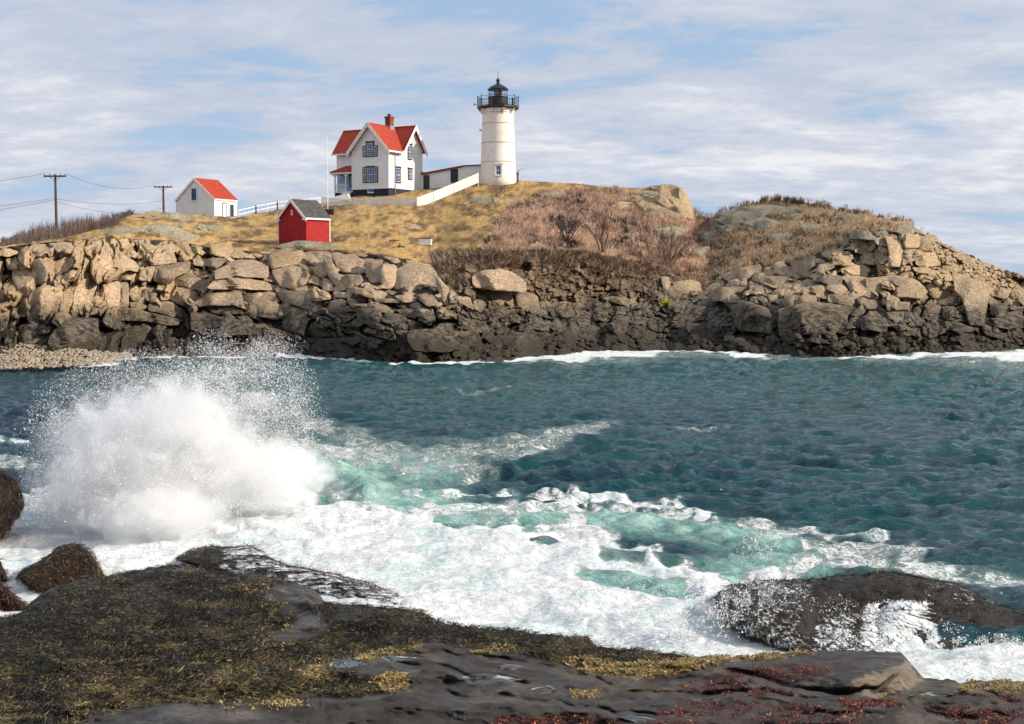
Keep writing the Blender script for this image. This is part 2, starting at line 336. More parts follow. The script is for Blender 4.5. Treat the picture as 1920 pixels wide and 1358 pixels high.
# ---------------------------------------------------------------- rocks
def rockgeo(poly, seed, thick=.9, bulge=.5, push=0.0, fine=1.0, facets=4, surf=None, rot=None, rough=1.0):
    """closed angular boulder whose outline is `poly` (photo px); real size follows from the ground it stands on"""
    r = random.Random(seed); poly = np.array(poly, float); c = poly.mean(0)
    S = surf or cliffY; push = push + r.uniform(-.25, .25)*(surf is None)
    Yc = float(S(c[0], c[1])); s = Yc/F; ext = np.abs(poly-c).max(0)
    w_, h_ = ext*s; Rm = math.sqrt(w_*h_)
    gx = float(S(c[0]+ext[0]*.6, c[1]) - S(c[0]-ext[0]*.6, c[1]))/(1.2*ext[0]); gy = float(S(c[0], c[1]+ext[1]*.7) - S(c[0], c[1]-ext[1]*.7))/(1.4*ext[1])
    gy = max(-1.2*s*1.6, min(gy, 0)); gx = max(-.8*s, min(gx, .8*s))
    n = int(min(64, max(12, 20*math.sqrt(Rm)))*fine) ; nr = int(min(16, max(5, 6*math.sqrt(Rm)))*fine)
    q = np.vstack([poly, poly[:1]]); ln = np.r_[0, np.cumsum(np.hypot(*np.diff(q, axis=0).T))]
    t = np.linspace(0, ln[-1], n, endpoint=False); O = np.stack([np.interp(t, ln, q[:, 0]), np.interp(t, ln, q[:, 1])], -1)
    O = c+(O-c)*(1.09 if surf is None else 1.03); O = (O + .12*np.roll(O, 1, 0) + .12*np.roll(O, -1, 0))/1.24            # soften the corners
    O += np.stack([fbm(O[:, 0]/9, O[:, 1]/9, seed, 2, 1), fbm(O[:, 0]/9, O[:, 1]/9, seed+.5, 2, 2)], -1)*min(2.2, ext.min()*.10)*rough
    rr = np.concatenate([[0], 1-(1-np.linspace(0, 1, nr)[1:])**1.7]); rr = np.concatenate([rr, [.995, .93]]); nf = len(rr)
    Q = c + (O-c)[None]*rr[:, None, None]; px, py = Q[..., 0], Q[..., 1]
    x = (px-c[0])*s; z = -(py-c[1])*s
    o = np.full(x.shape, 1.0)*bulge*Rm + x*r.uniform(-.25, .25) + z*r.uniform(-.15, .1)
    dirs = [90+r.uniform(-25, 25), r.uniform(-35, 25), 180+r.uniform(-30, 30), r.uniform(0, 360), r.uniform(0, 360), 270+r.uniform(-30, 30)][:facets]
    for di, d in enumerate(dirs):
        a = R(d); e = abs(w_*math.cos(a))+abs(h_*math.sin(a)); k = r.uniform(.5, 1.9); qq = r.uniform(-.15, .6)
        if surf is None and di < 3: (k, qq) = ((r.uniform(.5, 1.3), r.uniform(0, .6)), (r.uniform(.35, .95), r.uniform(-.45, .3)), (r.uniform(1.2, 2.6), r.uniform(.1, .7)))[di]
        o = np.minimum(o, bulge*Rm*r.uniform(.85, 1.1) + k*(qq*e - (x*math.cos(a)+z*math.sin(a))))
    rad = np.minimum(rr, 1)[:, None]*np.ones(n)
    prof = (1 - rad**13)**(1/2.0); o = np.maximum(o, Rm*.06)*prof
    nz = fbm(x/Rm*1.3+seed, z/Rm*1.3, 0, 4, 3)*.13 + np.abs(fbm(x/Rm*2.8, z/Rm*2.8+seed, 0, 3, 4))*.07
    o = o + Rm*nz*rough*np.clip(1.15-rad, 0, 1)
    Y = Yc + gx*(px-c[0]) + gy*(py-c[1]) - o + push
    Y[-2] += thick*Rm*.45; Y[-1] += thick*Rm*1.2
    V = P(px, py, Y)
    V0 = V[0, :1]; ring = V[1:].reshape(-1, 3)
    back = V[-1].mean(0)[None]; back[:, 1] += thick*Rm*.3
    V = np.vstack([V0, ring, back]); nb = len(V)-1; rings = nf-1
    T = [(0, 1+(i+1) % n, 1+i) for i in range(n)]
    for j in range(rings-1):
        b0 = 1+j*n
        for i in range(n):
            a_, b_, c_, d_ = b0+i, b0+(i+1) % n, b0+n+(i+1) % n, b0+n+i; T += [(a_, b_, c_), (a_, c_, d_)]
    b0 = 1+(rings-1)*n; T += [(b0+i, b0+(i+1) % n, nb) for i in range(n)]
    T = np.array(T)[:, ::-1] if False else np.array(T)
    return V, T
def join(parts):
    vs, fs, b = [], [], 0
    for V, T in parts: vs.append(V); fs.append(T+b); b += len(V)
    return np.vstack(vs), np.vstack(fs)
def zc(pts, ox, oy, k): return [(ox+x/k, oy+y/k) for x, y in pts]
def parse(txt, ox, oy, k):
    res = []
    for ln in txt.strip().splitlines():
        v = [float(a) for a in ln.replace(',', ' ').split()]; res.append(zc(list(zip(v[::2], v[1::2])), ox, oy, k))
    return res
TR = []
TR += parse('''100 250 300 215 270 400 170 560 130 480 95 350
220 480 310 405 455 450 390 660 350 715 200 660
345 350 370 260 480 190 580 220 570 360 480 355
340 360 550 360 500 480 460 450 310 400
570 370 640 365 590 640 490 640 520 480
640 365 710 390 640 560 660 650 590 640
620 250 700 190 800 200 790 320 720 375 620 350
800 200 860 170 990 250 985 310 930 290 830 340 780 330
850 340 930 290 990 330 980 370 850 365
905 160 960 150 990 180 980 205 930 195
1000 110 1060 100 1135 130 1140 200 1080 210 1000 205
1100 180 1140 130 1220 110 1265 235 1090 265 1085 210
1000 210 1080 215 1085 265 1000 260
1050 275 1130 270 1100 370 1050 370
1130 270 1370 235 1360 300 1250 360 1230 400 1110 375
1380 265 1510 330 1500 375 1360 310
1260 350 1350 310 1500 385 1490 440 1400 435 1250 400
740 400 860 380 850 560 720 560 710 500
860 390 925 385 925 560 865 560
930 385 1000 380 985 520 940 560
690 570 800 565 950 570 1060 600 1060 660 800 655 680 640
1060 600 1170 620 1285 650 1280 690 1170 690 1060 660
1080 540 1200 515 1290 560 1365 640 1290 650 1170 610 1070 590
1040 430 1140 420 1130 480 1080 520 1050 500
1150 420 1200 395 1220 430 1225 500 1160 510
1230 420 1370 430 1410 470 1360 560 1290 540 1230 510
490 645 700 650 700 720 720 800 680 860 380 850 360 790
700 650 1000 680 1190 710 1280 750 1270 800 1180 860 900 890 740 880 720 780
1440 500 1500 460 1730 450 1735 545 1500 550 1430 560
1735 465 1920 470 1960 600 1920 680 1740 600
1500 555 1735 550 1735 610 1540 610
1390 600 1540 620 1920 700 1960 760 1500 770 1390 720
1560 300 1700 225 1830 225 1920 270 1920 350 1700 340 1560 360
1560 360 1700 350 1920 380 1950 440 1740 430 1500 430
0 450 50 440 80 520 50 700 0 760
85 520 130 580 140 660 50 720 80 600
1390 215 1500 215 1490 270 1400 260
1260 90 1360 85 1360 180 1270 150
1380 110 1480 170 1460 190 1370 170
1520 110 1640 110 1680 160 1600 200 1520 180
-60 470 -10 450 5 620 -20 760 -90 740
220 240 300 215 345 300 330 380 260 400
400 130 480 110 540 170 470 200 380 210
850 75 920 66 930 130 870 140 840 110
590 130 690 110 720 150 640 190
440 470 560 370 530 500 480 620 420 640
150 180 230 120 300 170 280 215 170 225
10 130 110 110 140 170 60 200 0 190
1500 210 1640 210 1560 290 1480 260
1010 275 1050 280 1050 370 1000 360
930 530 1000 520 1060 560 1000 590 930 570''', 0, 430, 3.84)
TR += parse('''95 180 140 160 330 160 400 260 250 260 110 290
130 300 260 265 380 300 425 360 425 450 280 440 170 400
480 200 530 200 630 390 620 430 560 400 500 290
400 250 480 240 500 330 450 370 400 320
480 350 540 370 560 440 480 450
550 180 700 190 780 230 760 320 640 310 590 290
640 330 750 330 775 390 740 440 640 430 620 370
790 230 910 240 890 320 905 440 780 440 800 380
915 250 1015 270 1000 400 940 440 900 380 890 310
1020 290 1150 230 1290 300 1320 400 1220 480 1000 430
1290 330 1400 440 1370 480 1400 560 1340 540 1310 440
1400 480 1540 490 1565 580 1420 510
160 450 330 440 530 500 500 600 440 610 200 520
540 520 620 505 700 560 705 630 580 620 520 590
-30 500 140 530 190 560 185 650 60 640 -20 620
-20 440 140 450 170 520 120 520 -10 490
200 560 300 570 460 620 370 660 350 770 200 720
400 680 560 660 700 680 720 770 400 780
720 560 870 570 910 620 880 730 740 650
915 620 1000 610 1080 640 1040 770 960 750
1090 650 1180 670 1200 720 1110 730
720 430 760 425 850 480 830 500 720 460
700 540 850 540 1000 590 990 610 900 600
1370 630 1500 640 1660 680 1660 750 1520 730 1380 690
300 790 700 780 900 800 900 880 400 870 310 850
1650 440 1840 450 1850 560 1780 560 1700 520
1590 440 1640 450 1690 530 1580 500
1660 540 1750 560 1750 600 1660 620
1420 740 1600 740 1620 840 1480 850
1650 780 1900 760 1920 860 1740 870
740 760 900 800 1090 770 1100 860 900 860 760 820
380 780 200 730 180 780 300 840 400 850
1180 470 1280 480 1310 540 1240 560 1180 520
1000 480 1120 470 1150 520 1060 530
850 500 990 500 1040 530 880 530
1010 580 1160 570 1190 640 1080 640
1180 590 1280 590 1290 660 1220 680 1170 650
1330 560 1410 570 1410 630 1330 620
560 450 700 460 690 500 570 490
-20 700 150 720 300 790 300 860 100 820''', 480, 430, 3.84)
TR += parse('''100 860 200 840 260 870 280 1000 200 980 90 930
350 970 510 955 520 1020 380 1020
520 980 640 1010 690 1040 600 1060
600 920 680 890 800 970 740 1000 640 980
740 880 850 860 980 910 970 950 820 920
1240 770 1350 750 1430 770 1440 890 1320 860 1240 850
1150 730 1210 730 1220 860 1180 850
1590 720 1700 670 1860 640 1870 700 1830 770 1640 760
1520 860 1600 800 1760 810 1760 890 1650 910 1530 900
1660 960 1740 900 1920 960 1940 1130 1700 1100
590 1080 700 1090 760 1160 600 1180 540 1140
400 1100 540 1080 600 1180 440 1180
100 1020 400 1060 380 1130 200 1100
1480 1060 1560 1020 1650 1070 1600 1110 1480 1110
1330 1060 1460 1070 1480 1130 1400 1170 1330 1110
1070 75 1200 60 1270 80 1280 160 1180 150 1100 100
1280 75 1320 110 1330 180 1290 200 1275 140
1110 110 1190 160 1250 260 1200 240 1110 180
1250 210 1340 200 1368 250 1368 310 1270 290
960 120 1060 140 1110 170 980 155
1195 160 1280 170 1275 220 1240 240
1060 245 1190 250 1160 270 1060 262
1420 400 1500 395 1530 420 1440 430
1450 440 1530 430 1560 480 1500 520 1450 480
1540 320 1600 320 1660 360 1600 390 1540 370
1680 315 1760 310 1770 350 1700 360
1830 330 1900 330 1920 370 1820 380
1590 450 1640 450 1660 480 1600 490''', 940, 330, 3.84)
TR += parse('''310 520 480 510 500 550 430 640 330 590
320 570 400 560 440 600 410 640 340 650 300 620
500 540 590 535 610 560 520 600 470 610
190 530 250 520 300 580 270 620 190 600
100 620 300 630 290 680 190 720 110 700
360 670 420 640 470 655 410 690
480 620 560 610 660 620 650 680 560 680 540 670 460 650
660 625 820 630 830 720 810 760 720 720 700 680
400 700 540 680 560 700 555 775 400 760
560 680 660 680 715 740 640 750 560 720
270 720 350 670 405 690 400 750 310 750
280 740 380 760 420 800 300 810 260 770
570 750 700 755 750 790 720 830 570 800
660 570 750 540 850 560 845 620 660 600
840 640 1040 620 1180 650 1240 720 1220 770 850 760
1240 680 1320 650 1430 680 1440 750 1320 780 1240 760
780 440 890 445 880 545 775 530
890 440 950 430 970 480 950 540 890 540
960 350 1040 360 1085 420 1075 550 975 550 985 450
1080 330 1200 340 1195 420 1090 430
1200 340 1300 355 1290 440 1190 440
1085 440 1170 430 1180 500 1080 545
1180 455 1300 460 1330 540 1220 560 1170 530
1370 540 1450 530 1495 590 1420 590
1200 570 1400 590 1420 650 1260 650 1200 610
1430 600 1600 660 1680 720 1650 870 1640 960 1540 950 1500 800 1450 720
1690 820 1800 810 1900 880 1910 960 1850 980 1700 890
1650 910 1780 910 1840 960 1830 990 1660 960
1680 700 1830 720 1860 800 1700 760
760 790 880 760 960 800 970 850 800 850
970 800 1130 800 1120 850 980 860
710 860 800 870 800 930 710 930
1240 830 1340 820 1320 920 1240 890
1350 830 1440 830 1440 930 1360 920
1450 840 1520 860 1520 940 1450 920
1090 870 1150 870 1140 940 1090 940
1150 910 1240 900 1230 970 1160 960
50 830 240 840 230 1020 40 990
240 850 440 800 700 830 690 900 600 1020 240 1030
1250 940 1360 970 1370 1000 1270 980
1380 930 1500 950 1510 980 1480 1020 1380 980
620 960 690 930 790 970 700 1030 600 1010
600 480 710 480 710 545 600 540
720 300 850 310 880 370 720 360
140 750 230 750 270 790 160 805
1860 720 1920 700 1940 760 1870 780
1150 560 1260 560 1300 600 1180 600
1300 780 1420 770 1430 820 1300 820
980 870 1090 870 1080 960 1000 930
1000 940 1080 930 1140 990 1040 1000
610 290 700 320 720 350 640 340
880 360 960 350 970 430 900 400
40 240 130 240 150 270 60 290
100 340 170 335 180 365 110 370''', 1400, 350, 3.692)
def rock_material(cx, cy, rnd):
    yw = float(pl(LW, cx))
    if cy > yw-34: return M['rock_dark']
    if cx > 1350 and cy > 575: return M['rock_dark'] if rnd > .35 else M['rock_grey']
    if cx > 1730 and cy < 545: return M['rock_gold']
    if 1330 < cx and cy > 530: return M['rock_grey'] if rnd > .4 else M['rock_tan']
    if cx > 860 and cx < 1330 and cy > 540: return M['rock_grey'] if rnd > .3 else M['rock_dark']
    if cy > 590: return M['rock_dark'] if rnd > .5 else M['rock_grey']
    if (860 < cx < 1700 and cy < 470) or cy < 440: return M['rock_green'] if cx > 1300 or cy < 440 and cx < 500 else M['rock_gold']
    return M['rock_tan'] if rnd > .28 else (M['rock_gold'] if rnd > .12 else M['rock_grey'])
rr_ = random.Random(11)
for i, pg in enumerate(TR):
    a = np.array(pg); c = a.mean(0); V, T = rockgeo(pg, i, fine=1.25, push=.0, facets=rr_.choice((3, 4, 4, 5)), bulge=rr_.uniform(.55, .95))
    link('rock_block', npmesh('rock_block', V, T), rock_material(c[0], c[1], rr_.random()), island, True)
BOULD = [([(889,520),(905,508),(940,506),(960,511),(984,530),(983,547),(935,545),(890,537)], 'large pale boulder resting on squared blocks at the left end of the dark bank', 'rock_tan', 2.2),
 ([(1146,606),(1161,598),(1177,606),(1170,629),(1157,630),(1144,617)], 'heart-shaped grey boulder standing upright in the dark rubble near the water', 'rock_grey', .9),
 ([(945,636),(966,624),(997,627),(1018,648),(1006,666),(956,667)], 'rounded dark weedy boulder at the waterline below the pale boulder', 'rock_dark', .6),
 ([(1614,599),(1630,588),(1652,594),(1663,610),(1660,622),(1617,618)], 'squared dark block with a sunlit right edge just above the shore rubble', 'rock_dark', 1.4),
 ([(767,623),(792,618),(840,620),(856,634),(860,652),(838,659),(780,657),(766,640)], 'long flat-topped dark boulder at the water edge below the tan cliff', 'rock_dark', 1.0),
 ([(31,612),(62,602),(97,617),(88,638),(66,651),(40,648),(30,634)], 'rounded dark grey boulder sitting behind the cobble beach', 'rock_dark', 1.0)]
for i, (pg, lb, mt, pu) in enumerate(BOULD):
    V, T = rockgeo(pg, 300+i, fine=1.6, push=-pu, bulge=.8, thick=1.2); tag(link('boulder', npmesh('boulder', V, T), M[mt], None, True), lb, 'boulder')
# the fractured bedrock itself: joint-bounded facets that meet along tight cracks
def cells(u, v, s):
    iu, iv = np.floor(u).astype(np.int64), np.floor(v).astype(np.int64); F1 = np.full(u.shape, 9.); F2 = F1.copy(); bi = np.zeros(u.shape, np.int64); bj = bi.copy(); bu = np.zeros(u.shape); bv = np.zeros(u.shape)
    for a in (-1, 0, 1):
        for b in (-1, 0, 1):
            i, j = iu+a, iv+b; su = i+.1+.8*_h(i, j, 0, s); sv = j+.1+.8*_h(i, j, 1, s); d = np.maximum(np.abs(u-su)*.9, np.abs(v-sv)*.9)*.55+np.hypot(u-su, v-sv)*.45
            c = d < F1; F2 = np.where(c, F1, np.minimum(F2, d)); F1 = np.where(c, d, F1); bi = np.where(c, i, bi); bj = np.where(c, j, bj); bu = np.where(c, su, bu); bv = np.where(c, sv, bv)
    return F2-F1, _h(bi, bj, 2, s), _h(bi, bj, 3, s), _h(bi, bj, 4, s), u-bu, v-bv
def build_bedrock():
    cols = np.arange(-120, 2040, 1.9); nr = 118; t = np.linspace(0, 1, nr)[:, None]
    yw, y2 = pl(LW, cols), pl(L2, cols)-3; PY = y2+(yw+2-y2)*t; PX = np.broadcast_to(cols, PY.shape)
    jx = PX+fbm(PX/60, PY/60, 3, 2, 201)*26; jy = PY+fbm(PX/60, PY/60, 9, 2, 202)*18; wx = jx+fbm(PX/16, PY/16, 1, 2, 203)*5; wy = jy+fbm(PX/16, PY/16, 2, 2, 204)*4
    reg = np.where(jx < 385, 0, np.where(jx < 850, 1, np.where(jx < 1340, 2, 3))); ang = np.choose(reg, (R(-66), R(14), R(8), R(4))); au = np.choose(reg, (78., 66., 30., 48.)); av = np.choose(reg, (30., 34., 20., 30.))
    ca, sa = np.cos(ang), np.sin(ang); u = (wx*ca+wy*sa)/au+reg*31; v = (-wx*sa+wy*ca)/av+reg*17
    e1, a1, b1, c1, du1, dv1 = cells(u, v, 11); e2, a2, b2, c2, du2, dv2 = cells(u*2.3+5, v*2.1+3, 12)
    Y0 = cliffY(PX, PY); k = Y0/F; lx, lz = wx*k, -wy*k
    sz = np.choose(reg, (1.25, 1.8, .9, 1.35))*(.55+.45*np.clip(t*4, 0, 1))
    # local offsets in metres of the site, back in picture axes
    ox1 = (du1*au*ca-dv1*av*sa)*k; oz1 = -(du1*au*sa+dv1*av*ca)*k; ox2 = (du2*au*ca/2.3-dv2*av*sa/2.1)*k; oz2 = -(du2*au*sa/2.3+dv2*av*ca/2.1)*k
    o = sz*(a1-.35)*.95 - (b1*.95-.18)*ox1*.9 - (c1*.8-.1)*oz1
    o += .42*sz*(a2-.5) - (b2*.8-.3)*ox2 - (c2*.8-.3)*oz2
    o -= 1.5*sz*np.exp(-(e1/.07)**1.3) + .32*sz*np.exp(-(e2/.09)**1.3)*(a1 > .35)
    o += .10*fbm(lx*1.1, lz*1.1, 0, 4, 205) - .10*np.abs(fbm(lx*.8+lz*.3, lz*3.2, 0, 3, 206))
    o *= np.clip(t*9, 0, 1)*np.clip((1-t)*7+.15, 0, 1)
    V = P(PX, PY, Y0-o+.15+(1-np.clip(t*12, 0, 1))*.8); me = npmesh('bedrock_face', V, gridfaces(*PX.shape))
    q = lambda A: A[:-1, :-1].ravel(); yl = q(yw+0*PY)-q(PY); X_, Y_, hh = q(jx), q(PY), q(a1*.6+b2*.4)
    mi = np.where(hh > .62, 1, 0); mi = np.where((X_ > 1345) & (Y_ > 535), np.where(hh > .55, 0, 2), mi); mi = np.where((X_ > 850) & (X_ < 1345), np.where(hh > .62, 2, 3), mi); mi = np.where((X_ > 850) & (X_ < 1345) & (Y_ < 560), 4, mi); mi = np.where(yl < 30, 3, mi); mi = np.where((yl < 75) & (hh > .45) & (mi != 4), 2, mi); mi = np.where((X_ > 1740) & (Y_ < 560), 1, mi)
    o_ = link('bedrock_face', me, M['rock_tan'], island, True)
    for n_ in ('rock_gold', 'rock_grey', 'rock_dark', 'earth'): me.materials.append(M[n_])
    me.polygons.foreach_set('material_index', mi.astype(np.int32)); me.set_sharp_from_angle(angle=R(38)); return o_
build_bedrock()
# outcrops of bedrock showing through the turf
OUT = parse('''0 480 40 470 130 460 200 480 300 540 350 590 240 580 100 570 60 600 0 590
100 580 200 575 240 610 230 650 130 640
270 650 340 645 370 700 290 710
360 590 450 600 470 700 390 715 380 660
470 600 560 590 610 640 610 715 480 710
560 600 640 610 650 660 600 640
440 500 500 490 560 510 580 560 470 555
260 520 380 510 440 530 400 560
700 620 770 620 760 640 700 640
640 690 700 680 720 710 650 715
850 650 930 655 930 680 860 670
-260 480 -100 470 0 480 0 560 -150 550''', 310, 320, 5.82)
OUT += parse('''80 240 150 220 150 260 100 262
150 215 220 190 320 192 320 240 300 268 150 262
325 190 400 205 390 250 325 262
380 235 440 230 450 255 390 262
450 225 550 220 540 262 450 262
130 380 170 375 170 392 130 394
240 290 275 290 275 303 240 303
1150 225 1200 215 1250 240 1190 270
1350 160 1440 160 1510 185 1400 190
1450 290 1580 285 1560 305 1470 305
1620 410 1680 400 1710 430 1640 440
1470 390 1530 385 1540 410 1480 415''', 840, 320, 3.84)
OUT += parse('''1010 480 1080 465 1170 510 1150 560 1060 560 1010 520
920 535 990 535 1000 580 930 580
850 460 900 450 950 470 920 490
1210 290 1260 285 1270 305 1220 308
1440 330 1500 325 1490 355 1440 355
1660 465 1710 460 1710 480 1660 480
1300 265 1370 260 1380 285 1310 285''', 590, 340, 5.82)
OUT += [[(262,428),(300,418),(340,430),(330,446),(290,450),(255,446)],[(300,436),(345,432),(372,446),(350,462),(310,462)],[(186,436),(240,424),(262,434),(230,446),(190,450)],[(520,462),(560,452),(610,455),(648,468),(620,478),(560,474)],[(640,462),(690,470),(730,480),(690,478)],
        [(1345,412),(1400,392),(1450,386),(1480,398),(1420,414),(1370,424)],[(1400,420),(1440,410),(1480,424),(1440,436)],[(1560,408),(1600,404),(1620,414),(1580,420)]]
OUT += [[(1350,402),(1385,390),(1440,384),(1500,392),(1480,402),(1400,412)],[(1395,418),(1430,408),(1455,416),(1440,432),(1405,434)],[(1318,440),(1345,432),(1352,462),(1330,470)],[(1470,404),(1500,400),(1512,412),(1480,418)],[(1350,424),(1385,420),(1392,436),(1360,440)],[(1440,442),(1480,436),(1490,452),(1450,458)],[(1500,424),(1535,420),(1545,434),(1510,438)],
        [(1146,388),(1160,378),(1185,380),(1190,392),(1160,398)],[(1232,430),(1262,424),(1285,434),(1270,446),(1240,446)],[(1090,420),(1112,416),(1120,426),(1096,430)],[(1000,366),(1040,360),(1075,366),(1040,374)],[(1210,400),(1250,396),(1262,406),(1230,412)],[(1300,470),(1330,462),(1336,484),(1310,490)]]
for i, pg in enumerate(OUT):
    a = np.array(pg); c = a.mean(0); V, T = rockgeo(pg, 500+i, fine=1.2, push=.35 if c[0] < 930 else -.35, bulge=.5, facets=4, thick=.5)
    link('bedrock_outcrop', npmesh('bedrock_outcrop', V, T), M['rock_green'] if (c[0] < 460 or c[0] > 1300 or rr_.random() < .4) else M['rock_gold'], island, True)
# filler blocks
def fill(n, x0, x1, ya, yb, r0, r1, asp, rot, mind=.68, skip=True):
    res = []; r = random.Random(int(x0*7+x1+r0*31)); grid = {}
    for _ in range(n):
        x = r.uniform(x0, x1); y0 = ya(x) if callable(ya) else ya; y1 = yb(x) if callable(yb) else yb; y = r.uniform(y0, y1); q = r0+(r1-r0)*r.random()**1.8
        key = (int(x//20), int(y//20))
        if any((x-a)**2+((y-b)*1.3)**2 < ((q+c)*mind)**2 for i in (-1, 0, 1) for j in (-1, 0, 1) for a, b, c in grid.get((key[0]+i, key[1]+j), ())): continue
        if skip and cover[min(1357, max(0, int(y))), min(1919, max(0, int(x)))]: continue
        grid.setdefault(key, []).append((x, y, q)); n_ = r.randint(4, 7); a0 = r.random()*6; ro = R(rot+r.uniform(-18, 18)); pg = []
        for k in range(n_):
            a = a0+2*math.pi*(k+r.uniform(-.28, .28))/n_; d = q*r.uniform(.8, 1.15); u, v = d*math.cos(a)*math.sqrt(asp), d*math.sin(a)/math.sqrt(asp)
            pg.append((x+u*math.cos(ro)-v*math.sin(ro), y+u*math.sin(ro)+v*math.cos(ro)))
        res.append((q, pg))
    return res
gy_, gx_ = np.mgrid[0:1358, 0:1920]; cover = np.zeros((1358, 1920), bool)
for pg in TR+OUT:
    a = np.array(pg); c = a.mean(0); a = c+(a-c)*.92; x0, y0 = np.maximum(a.min(0).astype(int), 0); x1, y1 = a.max(0).astype(int)+1
    if x1 > x0 and y1 > y0: cover[y0:y1, x0:x1] |= inpoly(gx_[y0:y1, x0:x1], gy_[y0:y1, x0:x1], [tuple(t) for t in a])
top = lambda x: float(pl(L2, x))+4
wl = lambda x: float(pl(LW, x))
FL = []
FL += fill(5000, -80, 400, top, lambda x: wl(x)-36, 6, 15, .5, 17, 1.9)
FL += fill(5000, 400, 870, top, lambda x: wl(x)-25, 5, 14, 2.1, 14, 1.9)
FL += fill(9000, 900, 1340, lambda x: 562 if x < 1200 else 545, lambda x: wl(x)-18, 4.5, 19, 1.35, 5)
FL += fill(6000, 1330, 1990, top, lambda x: wl(x)-24, 5, 17, 1.5, 8, 1.15)
FL.sort(key=lambda t: -t[0]); NB = 300 - len(TR)
for i, (q, pg) in enumerate(FL):
    if i >= max(NB, 20): break
    c = np.array(pg).mean(0); V, T = rockgeo(pg, 900+i, push=.5, fine=1.2)
    link('rock_block', npmesh('rock_block', V, T), rock_material(c[0], c[1], rr_.random()), island, True)
rest = FL[max(NB, 20):]
groups = {}
for i, (q, pg) in enumerate(rest):
    c = np.array(pg).mean(0); groups.setdefault(rock_material(c[0], c[1], rr_.random()).name, []).append(rockgeo(pg, 2000+i, push=.45))
low = fill(9000, -80, 1990, lambda x: wl(x)-30, lambda x: wl(x)+1, 3, 15, 1.6, 5, .7, False)
low = [(q, pg) for q, pg in low if not (np.array(pg).mean(0)[0] < 240)]
groups.setdefault('dark_wet_rock', []).extend(rockgeo(pg, 4000+i, push=-.1, bulge=.9) for i, (q, pg) in enumerate(low))
org = fill(5000, 1740, 1990, lambda x: float(pl(LC, x))-3, lambda x: float(pl(LC, x))+42, 3.5, 9, 1.3, 20, .62, False)
groups.setdefault('golden_granite', []).extend(rockgeo(pg, 7000+i, push=-.2, bulge=1) for i, (q, pg) in enumerate(org))
ear = fill(6000, 840, 1330, lambda x: 488 if x < 1150 else 505, lambda x: 562, 1.8, 9, 1.7, 10, .95)
groups.setdefault('brown_earth_stones', []).extend(rockgeo(pg, 9000+i, push=.1, bulge=.9) for i, (q, pg) in enumerate(ear))
for k, g in groups.items():
    V, T = join(g); tag(link('rubble', npmesh('rubble', V, T), bpy.data.materials[k], island, True), kind='stuff')
cb = fill(9000, -120, 245, lambda x: 646+max(0, x-60)*.10, lambda x: wl(x)-1, 2.4, 7, 1.6, 3, .62, False)
V, T = join([rockgeo(pg, 12000+i, push=-.2, bulge=.9, surf=lambda x, y: Yat(np.asarray(y, float), .2+np.clip((690-np.asarray(y, float))*.022, 0, 1.6))) for i, (q, pg) in enumerate(cb)])
tag(link('cobble_beach', npmesh('cobble_beach', V, T), M['cobble'], None, True), kind='stuff')
